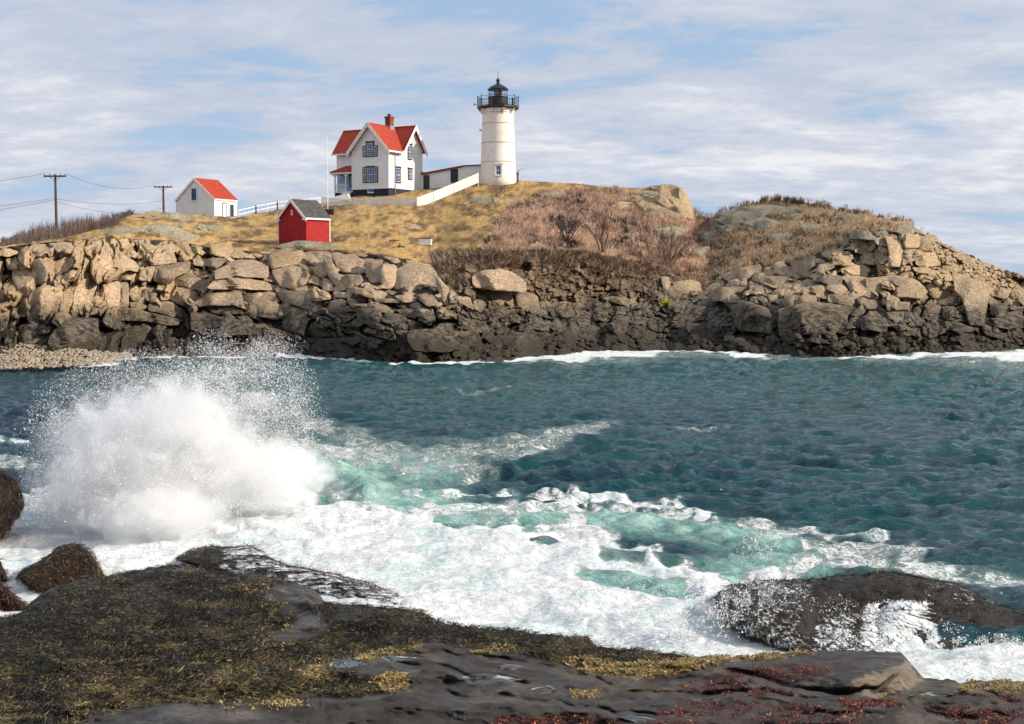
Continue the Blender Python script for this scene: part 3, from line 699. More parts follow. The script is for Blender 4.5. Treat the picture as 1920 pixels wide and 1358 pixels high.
# ================================================================ SEA
def pdist(px, py, line, ys=1.0):
    """distance (photo px) to a polyline"""
    d = np.full(np.shape(px), 1e9)
    for (x0, y0), (x1, y1) in zip(line[:-1], line[1:]):
        dx, dy = x1-x0, (y1-y0)*ys; t = np.clip(((px-x0)*dx+(py-y0)*ys*dy)/(dx*dx+dy*dy+1e-9), 0, 1)
        d = np.minimum(d, np.hypot(px-x0-t*dx, (py-y0)*ys-t*dy))
    return d
FTOP = [(-400,925),(0,925),(60,905),(200,880),(450,880),(520,912),(620,930),(720,945),(860,966),(1000,968),(1100,976),(1180,1000),(1280,1040),(1400,1052),(1480,1062),(1560,1085),(1640,1100),(1760,1190),(2400,1230)]
def foam_fields(px, py, X, Y):
    n = fbm(px/60, py/22, 0, 4, 61); px0, py0 = px, py; wq = sm(690, 740, py)
    px = px + wq*(fbm(px/45, py/18, 2, 4, 63)*42); py = py + wq*fbm(px0/40, py/15, 5, 4, 64)*15
    top = pl(FTOP, px) + n*22
    foam = sm(-12, 38, py-top)*1.0
    foam = np.where((px > 1620), foam*sm(1135, 1175, py-(px-1620)*.05), foam)
    # band of broken foam above the white zone
    foam = np.maximum(foam, .60*sm(940, 640, px)*sm(55, 5, np.abs(py-845-(px-560)*.05)+n*14)*sm(420, 520, px))
    for c, wd, st in (([(600,800),(700,835),(800,850),(900,846),(1000,838),(1080,815),(1110,806)],36,.55), ([(640,850),(760,885),(830,870),(900,885)],34,.56),
                      ([(700,935),(800,925),(900,930),(1050,930),(1180,942),(1320,955)],13,.74), ([(620,915),(700,950),(800,965),(1000,958),(1180,962)],20,.66), ([(1100,945),(1250,940),(1330,950)],9,.66),
                      ([(1230,968),(1330,975),(1420,990),(1520,1000),(1640,1010),(1720,1060)],13,.64), ([(1480,1000),(1560,1040),(1640,1035),(1720,1040)],20,.60), ([(1500,1060),(1600,1050),(1750,1070),(1920,1090)],26,.62),
                      ([(1260,808),(1310,812),(1355,800)],9,.56), ([(840,735),(900,740),(960,730)],7,.50), ([(0,830),(60,832)],10,.66), ([(0,870),(70,880),(140,860)],16,.6)):
        foam = np.maximum(foam, st*sm(wd*2.2, wd*.2, pdist(px, py, c, 1.6)+n*wd*.6))
    px, py = px0, py0; wlv = pl(LW, px); sw = pl([(-900,4),(0,5),(240,6),(330,3),(560,5),(640,4),(900,4),(990,12),(1060,19),(1180,16),(1300,12),(1500,9),(1650,12),(1800,18),(1860,30),(1920,38),(2900,40)], px)
    foam = np.maximum(foam, (.80-.55*sm(.0, .35, fbm(px/70, py/9, 12, 3, 67)))*sm(1.2, .5, (py-wlv)/sw + n*.6)*(py > wlv-30))
    foam = np.maximum(foam, .5*sm(2.3, .9, (py-wlv)/sw + n*.6)*(py > wlv-30)*(px > 940))
    aq = sm(120, 10, pdist(px, py, [(470,905),(640,900),(720,940),(800,950)], 1.7))
    aq = np.maximum(aq, sm(62, 8, pdist(px, py, [(820,965),(960,975),(1180,985),(1330,1000),(1460,1020)], 1.8)))
    aq = np.maximum(aq, .7*sm(110, 15, pdist(px, py, [(620,870),(800,880)], 2)))
    aq = np.maximum(aq, .9*sm(95, 15, pdist(px, py, [(1000,1060),(1150,1080),(1250,1100),(1500,1060)], 1.6)))
    h = .36*sm(1, 0, pdist(px, py, [(500,920),(600,905),(680,925)], 2.2)/75) + .07*sm(1, 0, pdist(px, py, [(700,945),(900,965),(1180,985),(1400,1005)], 2.2)/60)
    hole = np.zeros_like(foam)
    for c, wd in (([(480,900),(600,905),(680,925),(760,945)],22), ([(1210,985),(1330,1000),(1440,1015)],16), ([(1100,1075),(1190,1090),(1280,1100)],26), ([(1000,1018),(1090,1030)],8), ([(1130,1045),(1200,1045)],12), ([(120,960),(170,940),(200,980)],12)):
        hole = np.maximum(hole, sm(wd*1.9, 0, pdist(px, py, c, 1.5)+n*wd))
    foam = foam*(1-hole*.78)
    return np.clip(foam, 0, 1), np.clip(aq, 0, 1), h
def build_sea():
    py = np.concatenate([np.arange(1560, 1000, -2.6), np.arange(1000, 800, -1.5), np.arange(800, 640, -.9), 520+120*np.exp(-np.linspace(0, 6.5, 34)[1:])])
    px = np.concatenate([np.arange(-1500, -100, 60), np.arange(-100, 2020, 3.0), np.arange(2020, 3500, 60)])
    Yr = Yat(py, 0.0); PX, YY = np.meshgrid(px, Yr); PY = np.broadcast_to(py[:, None], PX.shape)
    X = (PX-CX)/F*YY*1.0
    # true lateral position for the row (the ray scale depends on the row)
    v = (CY-PY)/F; X = (PX-CX)/F*YY/(CT+v*ST); 
    foam, aq, hh = foam_fields(PX, PY, X, YY)
    dY = np.abs(np.gradient(Yr))[:, None]
    wx = X + .9*fbm(X/3.5, YY/3.5, 0, 2, 71); wy = YY + .9*fbm(X/3.5, YY/3.5, 7, 2, 72)
    z = np.zeros_like(X); dxs = np.zeros_like(X); r = random.Random(5)
    for i in range(46):
        lam = .34*(1.036**i)*r.uniform(.9, 1.1); a = R(r.gauss(-80, 34)); k = 2*math.pi/lam
        ph = k*(wx*math.cos(a)+wy*math.sin(a)) + r.random()*6.28
        amp = .0185*lam**1.0*r.uniform(.5, 1.3)*np.clip((lam/np.maximum(dY, .02)-1.2)/1.6, 0, 1)
        s = np.sin(ph); z += amp*(np.exp(s)-1.266)*.85; dxs += -amp*.9*np.cos(ph)*math.sin(a)*0
    gust = .75+.6*fbm(X/11, YY/16, 0, 3, 75); z *= np.clip(gust, .3, 1.6)
    # swell and chop
    z += .05*np.sin(2*math.pi*(YY*.97+X*.18)/7.5+fbm(X/9, YY/9, 0, 2, 77)*2)*np.clip(YY/30, 0, 1)
    dense = sm(.7, 1, foam)
    bil = np.abs(fbm(X/1.1, YY/1.3, 0, 4, 81)); bil2 = np.abs(fbm(X/.32, YY/.36, 2, 3, 82)); near = sm(46, 30, YY)
    z = z*(1-.5*dense*near) + dense*near*(.10*bil+.045*bil2+.16*fbm(X/2.4, YY/2.0, 9, 3, 85)) + near*foam*(1-dense)*.03*bil2
    z += hh*1.3
    z += .14*near*fbm(X/3.3, YY/2.3, 4, 3, 83)*sm(900, 1050, PY)
    V = np.stack([X, YY, z], -1)
    me = npmesh('sea', V.reshape(-1, 3), gridfaces(*X.shape), {'foam': foam.ravel(), 'aqua': aq.ravel()})
    m, b = newmat('sea_water', .07, .5); b.inputs['IOR'].default_value = 1.333
    g = nd('ShaderNodeNewGeometry'); p = g.outputs['Position']; fo = attr('foam').outputs['Fac']; aq_ = attr('aqua').outputs['Fac']
    s = nd('ShaderNodeSeparateXYZ'); L.new(p, s.inputs[0])
    mp = nd('ShaderNodeMapping'); mp.inputs['Scale'].default_value = (.7, 1.1, .3); mp.inputs['Rotation'].default_value = (0, 0, -.12); L.new(p, mp.inputs[0]); q = mp.outputs[0]
    na = noise(q, 1.5, 9, .68, 1.6); nb = noise(q, 6.0, 6, .7, 1.2); nc = noise(q, .55, 5, .6, .8)
    ridge = mth('SUBTRACT', 1.0, mth('ABSOLUTE', mth('MULTIPLY', mth('SUBTRACT', na, .5), 15.0)))     # lacy threads
    ridge2 = mth('SUBTRACT', 1.0, mth('ABSOLUTE', mth('MULTIPLY', mth('SUBTRACT', nb, .5), 12.0)))
    lace = mth('MAXIMUM', mth('MAXIMUM', ridge, mth('MULTIPLY', ridge2, .8)), 0.0)
    th = mth('ADD', mth('MULTIPLY', lace, .40), mth('ADD', mth('MULTIPLY', nc, .28), mth('MULTIPLY', nb, .30)))
    k = mth('ADD', mth('SUBTRACT', mth('MULTIPLY', fo, 1.6), .98), th)
    def rng(v, lo, hi, a=0.0, b_=1.0):
        n = nd('ShaderNodeMapRange'); n.interpolation_type = 'SMOOTHSTEP'; L.new(v, n.inputs[0]); n.inputs[1].default_value = lo; n.inputs[2].default_value = hi
        n.inputs[3].default_value = a; n.inputs[4].default_value = b_; return n.outputs[0]
    fm = mth('MULTIPLY', rng(mth('ADD', k, mth('MULTIPLY', mth('SUBTRACT', noise(q, 24, 4, .7, .5), .5), .35)), .38, .54), rng(fo, .04, .22))
    # sparse sea-wide whitecaps
    deep = mixc(rng(nc, .35, .65), (.003, .034, .052), (.004, .060, .066))
    bluish = rng(s.outputs[0], -8.0, -22.0)
    deep = mixc(bluish, deep, (.006, .022, .060))
    far = rng(s.outputs[1], 38, 60); deep = mixc(mth('MULTIPLY', far, .55), deep, (.004, .070, .066))
    shore = rng(s.outputs[1], 66, 80)
    milky = mixc(rng(na, .36, .64), (.13, .34, .30), (.42, .60, .54))
    wat = mixc(mth('MULTIPLY', aq_, rng(nc, .28, .52, .55, 1.0)), deep, milky)
    # thin froth spread through the water under dense foam
    wat = mixc(mth('MULTIPLY', rng(fo, .3, .9), .72), wat, (.40, .60, .56))
    fc = mixc(rng(nc, .36, .60), mixc(rng(na, .36, .60), (.54, .68, .67), (.70, .75, .76)), mixc(rng(nb, .35, .6), (.66, .68, .72), (.80, .80, .80)))  # white to pale aqua foam; soft shading of the mounds put into these tones
    L.new(mixc(fm, wat, fc), b.inputs['Base Color'])
    L.new(mth('ADD', mth('MULTIPLY', fm, .7), .07), b.inputs['Roughness'])
    L.new(mth('SUBTRACT', .5, mth('MULTIPLY', fm, .35)), b.inputs['Specular IOR Level'])
    mp2 = nd('ShaderNodeMapping'); mp2.inputs['Scale'].default_value = (.6, 1.3, 1); L.new(p, mp2.inputs[0])
    w1 = noise(mp2.outputs[0], 2.8, 7, .66, .3); w2 = noise(mp2.outputs[0], 12, 4, .6, .3)
    hgt = mth('ADD', mth('ADD', w1, mth('MULTIPLY', w2, .22)), mth('MULTIPLY', fm, .25))
    bump(b, hgt, 1.0, .20)
    b.inputs['Subsurface Weight'].default_value = 0
    return tag(link('sea', me, m, None, True), kind='structure')
sea = build_sea()
# ================================================================ NEAR LEDGE
FE = [(-900,1180),(-60,1170),(0,1158),(36,1152),(58,1130),(91,1106),(128,1092),(193,1081),(226,1074),(317,1059),(350,1062),(401,1072),(492,1078),(547,1092),(585,1102),(603,1118),(610,1131),(674,1133),(728,1140),(790,1146),(812,1158),(837,1170),(928,1180),(965,1180),(1008,1189),(1103,1195),(1118,1214),(1147,1217),(1220,1219),(1300,1231),(1358,1232),(1420,1228),(1526,1220),(1585,1219),(1690,1225),(1706,1240),(1730,1270),(1789,1275),(1800,1281),(1840,1275),(1920,1279),(2200,1285),(3000,1300)]
WEED = [(-400,1400),(-400,1160),(60,1120),(190,1080),(317,1056),(492,1076),(560,1090),(530,1100),(500,1108),(470,1110),(520,1130),(505,1150),(560,1160),(500,1190),(520,1210),(590,1195),(620,1180),(600,1160),(575,1145),(603,1128),(790,1142),(837,1166),(1103,1192),(1118,1212),(1300,1228),(1290,1242),(1200,1240),(1080,1250),(960,1225),(800,1205),(760,1215),(680,1222),(640,1240),(560,1245),(540,1265),(660,1262),(760,1290),(740,1305),(560,1300),(480,1318),(300,1320),(160,1345),(100,1400)]
BARN = [[(1045,1238),(1100,1232),(1170,1246),(1300,1234),(1420,1228),(1530,1219),(1530,1226),(1440,1236),(1350,1243),(1290,1262),(1200,1275),(1100,1262)],[(660,1238),(700,1225),(790,1204),(800,1214),(740,1226),(680,1240)],[(680,1282),(720,1264),(762,1268),(765,1295),(720,1300)],[(1795,1283),(1840,1274),(1930,1278),(1930,1300),(1850,1296),(1800,1302)],[(880,1222),(950,1212),(980,1218),(900,1228)],[(560,1262),(590,1250),(640,1262),(620,1280),(570,1275)],[(1060,1300),(1110,1298),(1130,1308),(1080,1310)]]
REDW = [[(1340,1262),(1420,1245),(1540,1248),(1560,1262),(1500,1280),(1400,1282)],[(1270,1285),(1330,1272),(1420,1290),(1520,1300),(1420,1306),(1330,1302)],[(1280,1310),(1400,1316),(1560,1326),(1650,1345),(1500,1370),(1200,1370)],[(940,1345),(1100,1340),(1200,1370),(900,1372)],[(1560,1320),(1640,1312),(1700,1322),(1600,1330)],[(1720,1325),(1920,1332),(1920,1370),(1800,1360)],[(1800,1305),(1930,1300),(1930,1316),(1840,1316)]]
STEPS = [([(-200,1350),(150,1345),(300,1318),(480,1316),(600,1322),(760,1300),(900,1312),(1100,1330),(1300,1345)],.16), ([(560,1105),(600,1150),(560,1180),(600,1220),(700,1240),(860,1262),(1010,1290)],.20), ([(1180,1300),(1300,1310),(1450,1308),(1600,1325),(1730,1300),(1920,1322)],.20), ([(700,1228),(900,1235),(1040,1262),(1150,1285),(1300,1275)],.14), ([(1340,1262),(1460,1290),(1590,1312),(1640,1290),(1700,1245)],.20), ([(1500,1345),(1700,1335),(1800,1352),(1930,1345)],.16)]
def ledge_fields(px, py):
    e = pl(FE, px)
    t = (py-e)
    z = .75 + .0042*np.clip(t, 0, 400) + .0022*np.clip(t-250, 0, 2000)
    z = z + sm(0, 14, t)*.10 - .10
    for c, s in STEPS:                      # ledges: the rock drops a little along each line on the sea side
        yc = pl(c, px); ok = sm(c[0][0]-30, c[0][0]+50, px)*sm(c[-1][0]+30, c[-1][0]-50, px)
        k = fbm(px/55, 0*px, s*9, 3, 91)*14; d = py-yc-k
        z = z + ok*s*1.0*(sm(-6, 6, d)) * np.exp(-np.clip(d, 0, 400)/60) - ok*.05*np.exp(-((d+4)/5)**2)
    z = z + .13*fbm(px/130, py/40, 0, 4, 92)*sm(0, 30, t) + .022*fbm(px/34, py/14, 0, 5, 93)  + .18*np.exp(-((px-1620)/120.)**2-((py-1262)/26.)**2) - .1*np.exp(-((px-1580)/90.)**2-((py-1300)/10.)**2)
    return z
def ledgeY(px, py):
    z = ledge_fields(np.asarray(px, float), np.asarray(py, float)); return Yat(py, z)
def build_ledge():
    cols = np.concatenate([np.arange(-900, -60, 30), np.arange(-60, 1985, 3.4), np.arange(1985, 3000, 40)])
    e = pl(FE, cols) + fbm(cols/14, 0, 0, 4, 95)*3.2
    ts = np.concatenate([np.linspace(0, 1, 104), 1+np.linspace(0, 1, 14)[1:]**1.6*5.0])
    rows = []; py_ = []
    top = P(cols, e, Yat(e, ledge_fields(cols, e)))
    for d, z in ((3.0, -2.2), (1.6, -1.2), (.8, -.45), (.34, .12), (.12, .48), (.03, .64)):
        q = top.copy(); q[:, 0] *= (q[:, 1]+d)/q[:, 1]; q[:, 1] += d; q[:, 2] = np.minimum(z + .05*fbm(cols/20, d*9, 0, 2, 96), q[:, 2]-.02); rows.append(q); py_.append(e)
    for t in ts:
        py = e + (1365-e)*t; rows.append(P(cols, py, Yat(py, ledge_fields(cols, py)))); py_.append(py)
    last = rows[-1]
    for yy, zz_ in ((1.6, 3.35), (0, 3.5), (-6, 3.8), (-30, 4.2)):
        q = last.copy(); q[:, 0] = np.sign(q[:, 0])*np.maximum(abs(q[:, 0]), abs((cols-CX)/F*9)); q[:, 1] = np.minimum(q[:, 1]-.05, yy); q[:, 2] = zz_; rows.append(q); py_.append(np.full_like(cols, 4000.))
    V = np.stack(rows); PY = np.stack(py_); PX = np.broadcast_to(cols, PY.shape)
    jx = PX+fbm(PX/14, PY/6, 0, 3, 97)*16; jy = PY+fbm(PX/14, PY/6, 4, 3, 98)*6
    c = np.zeros(PX.shape+(3,)); f = fbm(PX/40, PY/14, 0, 4, 99)[..., None]; c[:] = np.array((.030, .024, .020)) + f*.022
    br = sm(.1, .4, fbm(PX/90, PY/28, 8, 4, 101))[..., None]; c = c*(1-br) + np.array((.075, .060, .044))*br
    mk = inpoly(jx, jy, [(1590,1300),(1600,1275),(1660,1256),(1700,1240),(1735,1275),(1700,1290),(1640,1310)]); c[mk] = (.21, .165, .105)
    mk = inpoly(jx, jy, WEED); c[mk] = (.009, .008, .005)
    bn = np.zeros(PX.shape, bool)
    for pg in BARN: bn |= inpoly(jx, jy, pg)
    c[bn] = (np.array((.16, .115, .055))+f*.08)[bn]
    rd = np.zeros(PX.shape, bool)
    for pg in REDW: rd |= inpoly(jx, jy, pg)
    c[rd] = (np.array((.050, .024, .018))+f*.02)[rd]
    m, b = newmat('wet_ledge_rock', .5, .42); a = attr('tint'); g = nd('ShaderNodeNewGeometry'); p = g.outputs['Position']
    v = noise(p, 5, 8, .7, .3); v2 = noise(p, 28, 5, .7); v3 = noise(p, 1.3, 4, .6, .5)
    sc_ = nd('ShaderNodeVectorMath', operation='SCALE'); L.new(a.outputs['Color'], sc_.inputs[0]); L.new(mth('ADD', .05, mth('MULTIPLY', mth('POWER', mth('ADD', v, mth('MULTIPLY', v2, .6)), 2.0), 1.7)), sc_.inputs['Scale'])
    L.new(sc_.outputs[0], b.inputs['Base Color']); L.new(ramp(v3, [(.40, (.24,)*3), (.56, (.80,)*3)]), b.inputs['Roughness'])
    v4 = noise(p, 70, 3, .7); bump(b, mth('ADD', mth('ADD', v, mth('MULTIPLY', v2, .5)), mth('MULTIPLY', v4, .12)), 1.0, .11)
    return tag(link('shore_ledge', npmesh('shore_ledge', V, gridfaces(*PX.shape), {'tint': np.clip(c, .004, 1).reshape(-1, 3)}), m, None, True), kind='structure')
ledge = build_ledge()
for i_, pg in enumerate(([(860,1268),(900,1262),(950,1266),(985,1274),(960,1282),(900,1282),(868,1276)], [(985,1290),(1030,1284),(1048,1294),(1020,1304),(990,1300)], [(700,1232),(760,1226),(800,1230),(780,1240),(715,1242)], [(930,1248),(960,1244),(985,1250),(965,1257),(938,1255)], [(600,1232),(650,1226),(700,1232),(690,1250),(630,1254),(604,1246)], [(1150,1345),(1210,1340),(1240,1350),(1190,1356)], [(1700,1300),(1760,1296),(1800,1303),(1750,1310),(1706,1308)])):
    a_ = np.array(pg, float); c_ = a_.mean(0); n_ = 40; th_ = np.linspace(0, 2*np.pi, n_, endpoint=False); q_ = np.vstack([a_, a_[:1]]); l_ = np.r_[0, np.cumsum(np.hypot(*np.diff(q_, axis=0).T))]; t_ = np.linspace(0, l_[-1], n_, endpoint=False)
    O_ = np.stack([np.interp(t_, l_, q_[:, 0]), np.interp(t_, l_, q_[:, 1])], -1); O_ = (O_+np.roll(O_, 1, 0)+np.roll(O_, -1, 0))/3+fbm(t_/12, i_*5., 0, 2, 221)[:, None]*np.array((5, 1.6))
    rr_q = np.array((1, .75, .5, .25, .03)); Q_ = c_+(O_-c_)[None]*rr_q[:, None, None]; z_ = ledge_fields(Q_[..., 0], Q_[..., 1])+.012; z_[0] -= .02; zc_ = z_[1:].mean(); z_[1:] = z_[1:]*.55+zc_*.45+.006
    V_ = P(Q_[..., 0], Q_[..., 1], Yat(Q_[..., 1], z_)); f_ = [(j*n_+k, j*n_+(k+1) % n_, (j+1)*n_+(k+1) % n_, (j+1)*n_+k) for j in range(4) for k in range(n_)]
    if not i_: m_, b_ = newmat('pool_water', .06, .6); b_.inputs['Base Color'].default_value = (.035, .045, .05, 1); M['pool'] = m_
    tag(link('rock_pool', npmesh('rock_pool', V_.reshape(-1, 3), f_), M['pool'], None, True), kind='structure')
def ribbons(pos, dirv, length, width, col, lift=.02, droop=.6, rs=None, curl=.5):
    """flat strap-like fronds lying on the rock: 3 quads each"""
    n = len(pos); rs = rs or RNG; up = np.array((0, 0, 1.))
    d = dirv/np.linalg.norm(dirv, axis=1, keepdims=True); side = np.cross(d, up); side /= np.linalg.norm(side, axis=1, keepdims=True)+1e-9
    side = side + up*rs.normal(0, .45, (n, 1)); side /= np.linalg.norm(side, axis=1, keepdims=True)
    cv = rs.normal(0, curl, (n, 1)); P_ = []
    for k, (t, wk) in enumerate(((0, .35), (.35, 1), (.72, 1.05), (1, .3))):
        c = pos + d*(length[:, None]*t) + side*(cv*length[:, None]*t*t) + up*((lift*math.sin(math.pi*min(t+.1, 1)))*(rs.uniform(.3, 1.6, (n, 1))))
        wv = side*(width[:, None]*wk*.5); P_ += [c-wv, c+wv]
    V = np.stack(P_, 1).reshape(-1, 3); b = np.arange(n)[:, None]*8
    Fc = np.concatenate([b+np.array((0, 1, 3, 2)), b+np.array((2, 3, 5, 4)), b+np.array((4, 5, 7, 6))])
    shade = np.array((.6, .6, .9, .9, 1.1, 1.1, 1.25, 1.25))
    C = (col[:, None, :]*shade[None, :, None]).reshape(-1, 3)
    return V, Fc, C
m, b = newmat('rockweed', .5, .16); a = attr('tint'); L.new(a.outputs['Color'], b.inputs['Base Color']); M['weed'] = m
m, b = newmat('dry_weed', .7, .3); a = attr('tint'); L.new(a.outputs['Color'], b.inputs['Base Color']); M['dryweed'] = m
def weedcol(n, f, rs=RNG):
    k = np.clip(rs.beta(.5, 5.5, n)+f*.20, 0, 1)[:, None]
    c = np.array((.010, .008, .005))*(1-k) + np.array((.50, .37, .16))*k
    g = (rs.random(n) < .05)[:, None]; return np.where(g, c*np.array((.6, 1.25, .5))+.01, c)
def scatter(poly, n, jit=10):
    a = np.array(poly, float); x0, y0 = a.min(0); x1, y1 = a.max(0); y1 = min(y1, 1385); x0 = max(x0, -60); x1 = min(x1, 1980)
    x = RNG.uniform(x0, x1, n*3); y = RNG.uniform(y0, y1, n*3); jx = x+fbm(x/14, y/6, 0, 3, 97)*16; jy = y+fbm(x/14, y/6, 4, 3, 98)*6
    k = inpoly(jx, jy, poly) & (y > pl(FE, x)-1); return x[k][:n], y[k][:n]
x, y = scatter(WEED, 95000); pos = P(x, y, ledgeY(x, y)); f = fbm(x/45, y/16, 0, 4, 111)+.5*sm(1150, 1330, y)-.28
keep = RNG.random(len(x)) < .88 + fbm(x/18, y/8, 2, 3, 112)*1.2; x, y, pos, f = x[keep], y[keep], pos[keep], f[keep]
ang = R(28) + fbm(x/120, y/40, 0, 3, 113)*1.6 + RNG.normal(0, .55, len(x)); dv = np.stack([np.cos(ang), np.sin(ang), 0*ang], 1)
dv[:, 2] = 0.05
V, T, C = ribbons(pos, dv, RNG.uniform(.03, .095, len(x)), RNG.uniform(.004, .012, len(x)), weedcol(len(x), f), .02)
tag(link('rockweed', npmesh('rockweed', V, T, {'tint': C}), M['weed']), 'carpet of dark olive and gold rockweed draped over the near ledge', 'seaweed', kind='stuff')
bx, by = [], []
for pg, n in zip(BARN, (9000, 1500, 2200, 2400, 700, 1200, 350)): u, v = scatter(pg, n); bx.append(u); by.append(v)
# golden fringe along the weed edge
for c in ([(500,1150),(545,1165),(510,1195),(520,1215),(500,1225)], [(455,1112),(520,1128),(500,1145),(470,1158),(540,1172)], [(560,1262),(600,1240),(660,1232)], [(500,1100),(430,1106)], [(420,1330),(560,1318),(500,1322)]):
    a = np.array(c, float); t = RNG.uniform(0, len(c)-1, 420); i = np.minimum(t.astype(int), len(c)-2); q = a[i]+(a[i+1]-a[i])*(t-i)[:, None]+RNG.normal(0, (12, 5), (420, 2)); bx.append(q[:, 0]); by.append(q[:, 1])
x = np.concatenate(bx); y = np.concatenate(by); kk_ = fbm(x/16, y/6, 9, 3, 171) > -.12; x, y = x[kk_], y[kk_]; pos = P(x, y, ledgeY(x, y)); ang = RNG.uniform(0, 6.3, len(x)); dv = np.stack([np.cos(ang), np.sin(ang), RNG.uniform(.2, 1.2, len(x))], 1)
col = np.array((.29, .205, .08))*RNG.uniform(.1, 1.5, (len(x), 1))
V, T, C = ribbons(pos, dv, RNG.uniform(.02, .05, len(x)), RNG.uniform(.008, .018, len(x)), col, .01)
tag(link('golden_weed', npmesh('golden_weed', V, T, {'tint': C}), M['dryweed']), 'bands of short golden weed and barnacles along the ledge edge', 'seaweed', kind='stuff')
rx, ry = [], []
for pg in REDW: u, v = scatter(pg, 2100); rx.append(u); ry.append(v)
x = np.concatenate(rx); y = np.concatenate(ry); kk_ = fbm(x/22, y/7, 9, 3, 172) > -.02; x, y = x[kk_], y[kk_]; pos = P(x, y, ledgeY(x, y)); ang = RNG.uniform(0, 6.3, len(x)); dv = np.stack([np.cos(ang), np.sin(ang), RNG.uniform(.0, .8, len(x))], 1)
col = np.array((.085, .018, .012))*RNG.gamma(1.3, .7, (len(x), 1)); col = np.where(RNG.random((len(x), 1)) < .06, np.array((.42, .20, .10)), col)
V, T, C = ribbons(pos, dv, RNG.uniform(.015, .05, len(x)), RNG.uniform(.005, .014, len(x)), col, .01)
tag(link('red_weed', npmesh('red_weed', V, T, {'tint': C}), M['dryweed']), 'patches of short dark red weed on the bare ledge', 'seaweed', kind='stuff')
# ================================================================ BUILDINGS
def window(parent, cx, cz, wd, ht, face, y0, trim, frame, grid=(2, 2), tw=.13, depth=.06, proud=.05, sides=0, pane_mat=None, hood=True):
    """face 'f': lies in plane y=y0 looking to -y ; 'r': plane x=y0 looking to +x ; cx runs along the wall"""
    def bx(mb, a0, a1, d0, d1, z0, z1):
        if face == 'f': mb.box(a0, a1, y0-d1, y0-d0, z0, z1)
        else: mb.box(y0+d0, y0+d1, a0, a1, z0, z1)
        return mb
    W = MB(); a, c = cx-wd/2, cx+wd/2; z0, z1 = cz-ht/2, cz+ht/2
    bx(W, a-tw, a, .002, proud+.03, z0-tw, z1+tw); bx(W, c, c+tw, .002, proud+.03, z0-tw, z1+tw)
    bx(W, a, c, .002, proud+.028, z1, z1+tw); bx(W, a-.04, c+.04, .004, proud+.07, z0-tw, z0)
    if hood: bx(W, a-tw-.07, c+tw+.07, .0, proud+.09, z1+tw, z1+tw+.07)
    win = W.build('window', trim, parent)
    fr = MB(); f = .06
    bx(fr, a, a+f, .004, proud, z0, z1); bx(fr, c-f, c, .004, proud, z0, z1); bx(fr, a+f, c-f, .004, proud-.002, z1-f, z1); bx(fr, a+f, c-f, .004, proud-.002, z0, z0+f)
    bx(fr, a+f, c-f, .004, proud-.006, cz-.03, cz+.03)
    for i in range(1, grid[0]): x = a+wd*i/grid[0]; bx(fr, x-.011, x+.011, .004, proud-.012, z0+f, z1-f)
    for i in range(1, grid[1]*2):
        if i == grid[1]: continue
        z = z0+ht*i/(grid[1]*2); bx(fr, a+f, c-f, .004, proud-.016, z-.010, z+.010)
    fr.build('frame', frame, win)
    g = MB(); bx(g, a+f*.8, c-f*.8, .006, proud-.03, z0+f*.8, z1-f*.8); g.build('pane', pane_mat or M['glass'], win)
    return win
def roofslab(mb, p0, p1, p2, p3, th=.13):
    """quad p0..p3 (top side) with thickness downward along the normal"""
    n = (Vector(p1)-Vector(p0)).cross(Vector(p3)-Vector(p0)).normalized()
    if n.z < 0: n = -n
    a = [Vector(p) for p in (p0, p1, p2, p3)]; return mb.prism([p-n*th for p in a], a)
# -------- keeper's house
HP = PV(729, 370, 145.0); HZ = HP.z
hs = empty('keepers_house', HP, -R(30), 'white clapboard cottage with steep red cross-gabled roof and porch beside the lighthouse', 'house')
zz_ = lambda y, Y=145.0: float(P(729, y, Y)[2]) - HZ
Z0 = zz_(352); ZR = zz_(228, 145.0) ; SL = 1.23; SF = 1.10; SM = 1.30; ZE = ZR-2.7*SF; YM = 5.05; XL = -10.05
mb = MB(); mb.box(XL+.05, -.04, 3.1, 7.0, -1.5, Z0); mb.box(-5.36, -.04, .04, 3.1, -1.5, Z0); mb.box(-9.0, -5.36, 1.2, 3.1, -1.5, Z0-.25)
mb.build('foundation', M['navy'], hs)
mb = MB()
mb.prism([(-5.4,0,Z0),(-.03,0,Z0),(-.03,0,ZE),(-2.7,0,ZR-.1),(-5.4,0,ZE)], [(-5.4,5.0,Z0),(-.03,5.0,Z0),(-.03,5.0,ZE),(-2.7,5.0,ZR-.1),(-5.4,5.0,ZE)])
zm = ZR-2.0*SM
mb.prism([(XL,3.05,Z0),(XL,7.05,Z0),(XL,7.05,zm),(XL,YM,ZR-.1),(XL,3.05,zm)], [(0,3.05,Z0),(0,7.05,Z0),(0,7.05,zm),(0,YM,ZR-.1),(0,3.05,zm)])
mb.build('wall', M['white'], hs)
o = .48; mb = MB()
for sx in (-1, 1):
    xe = -2.7+sx*(2.7+.42); roofslab(mb, (-2.7,-.5,ZR+.06), (xe,-.5,ZR+.06-3.12*SF), (xe,2.42,ZR+.06-3.12*SF), (-2.7,5.1,ZR+.06))
mb.build('roof', M['red_roof'], hs)
mb = MB()
for sy in (-1, 1):
    ye = YM+sy*2.42; roofslab(mb, (XL-.5,YM,ZR+.08), (.48,YM,ZR+.08), (.48,ye,ZR+.08-2.42*SM), (XL-.5,ye,ZR+.08-2.42*SM))
mb.build('roof', M['red_roof'], hs)
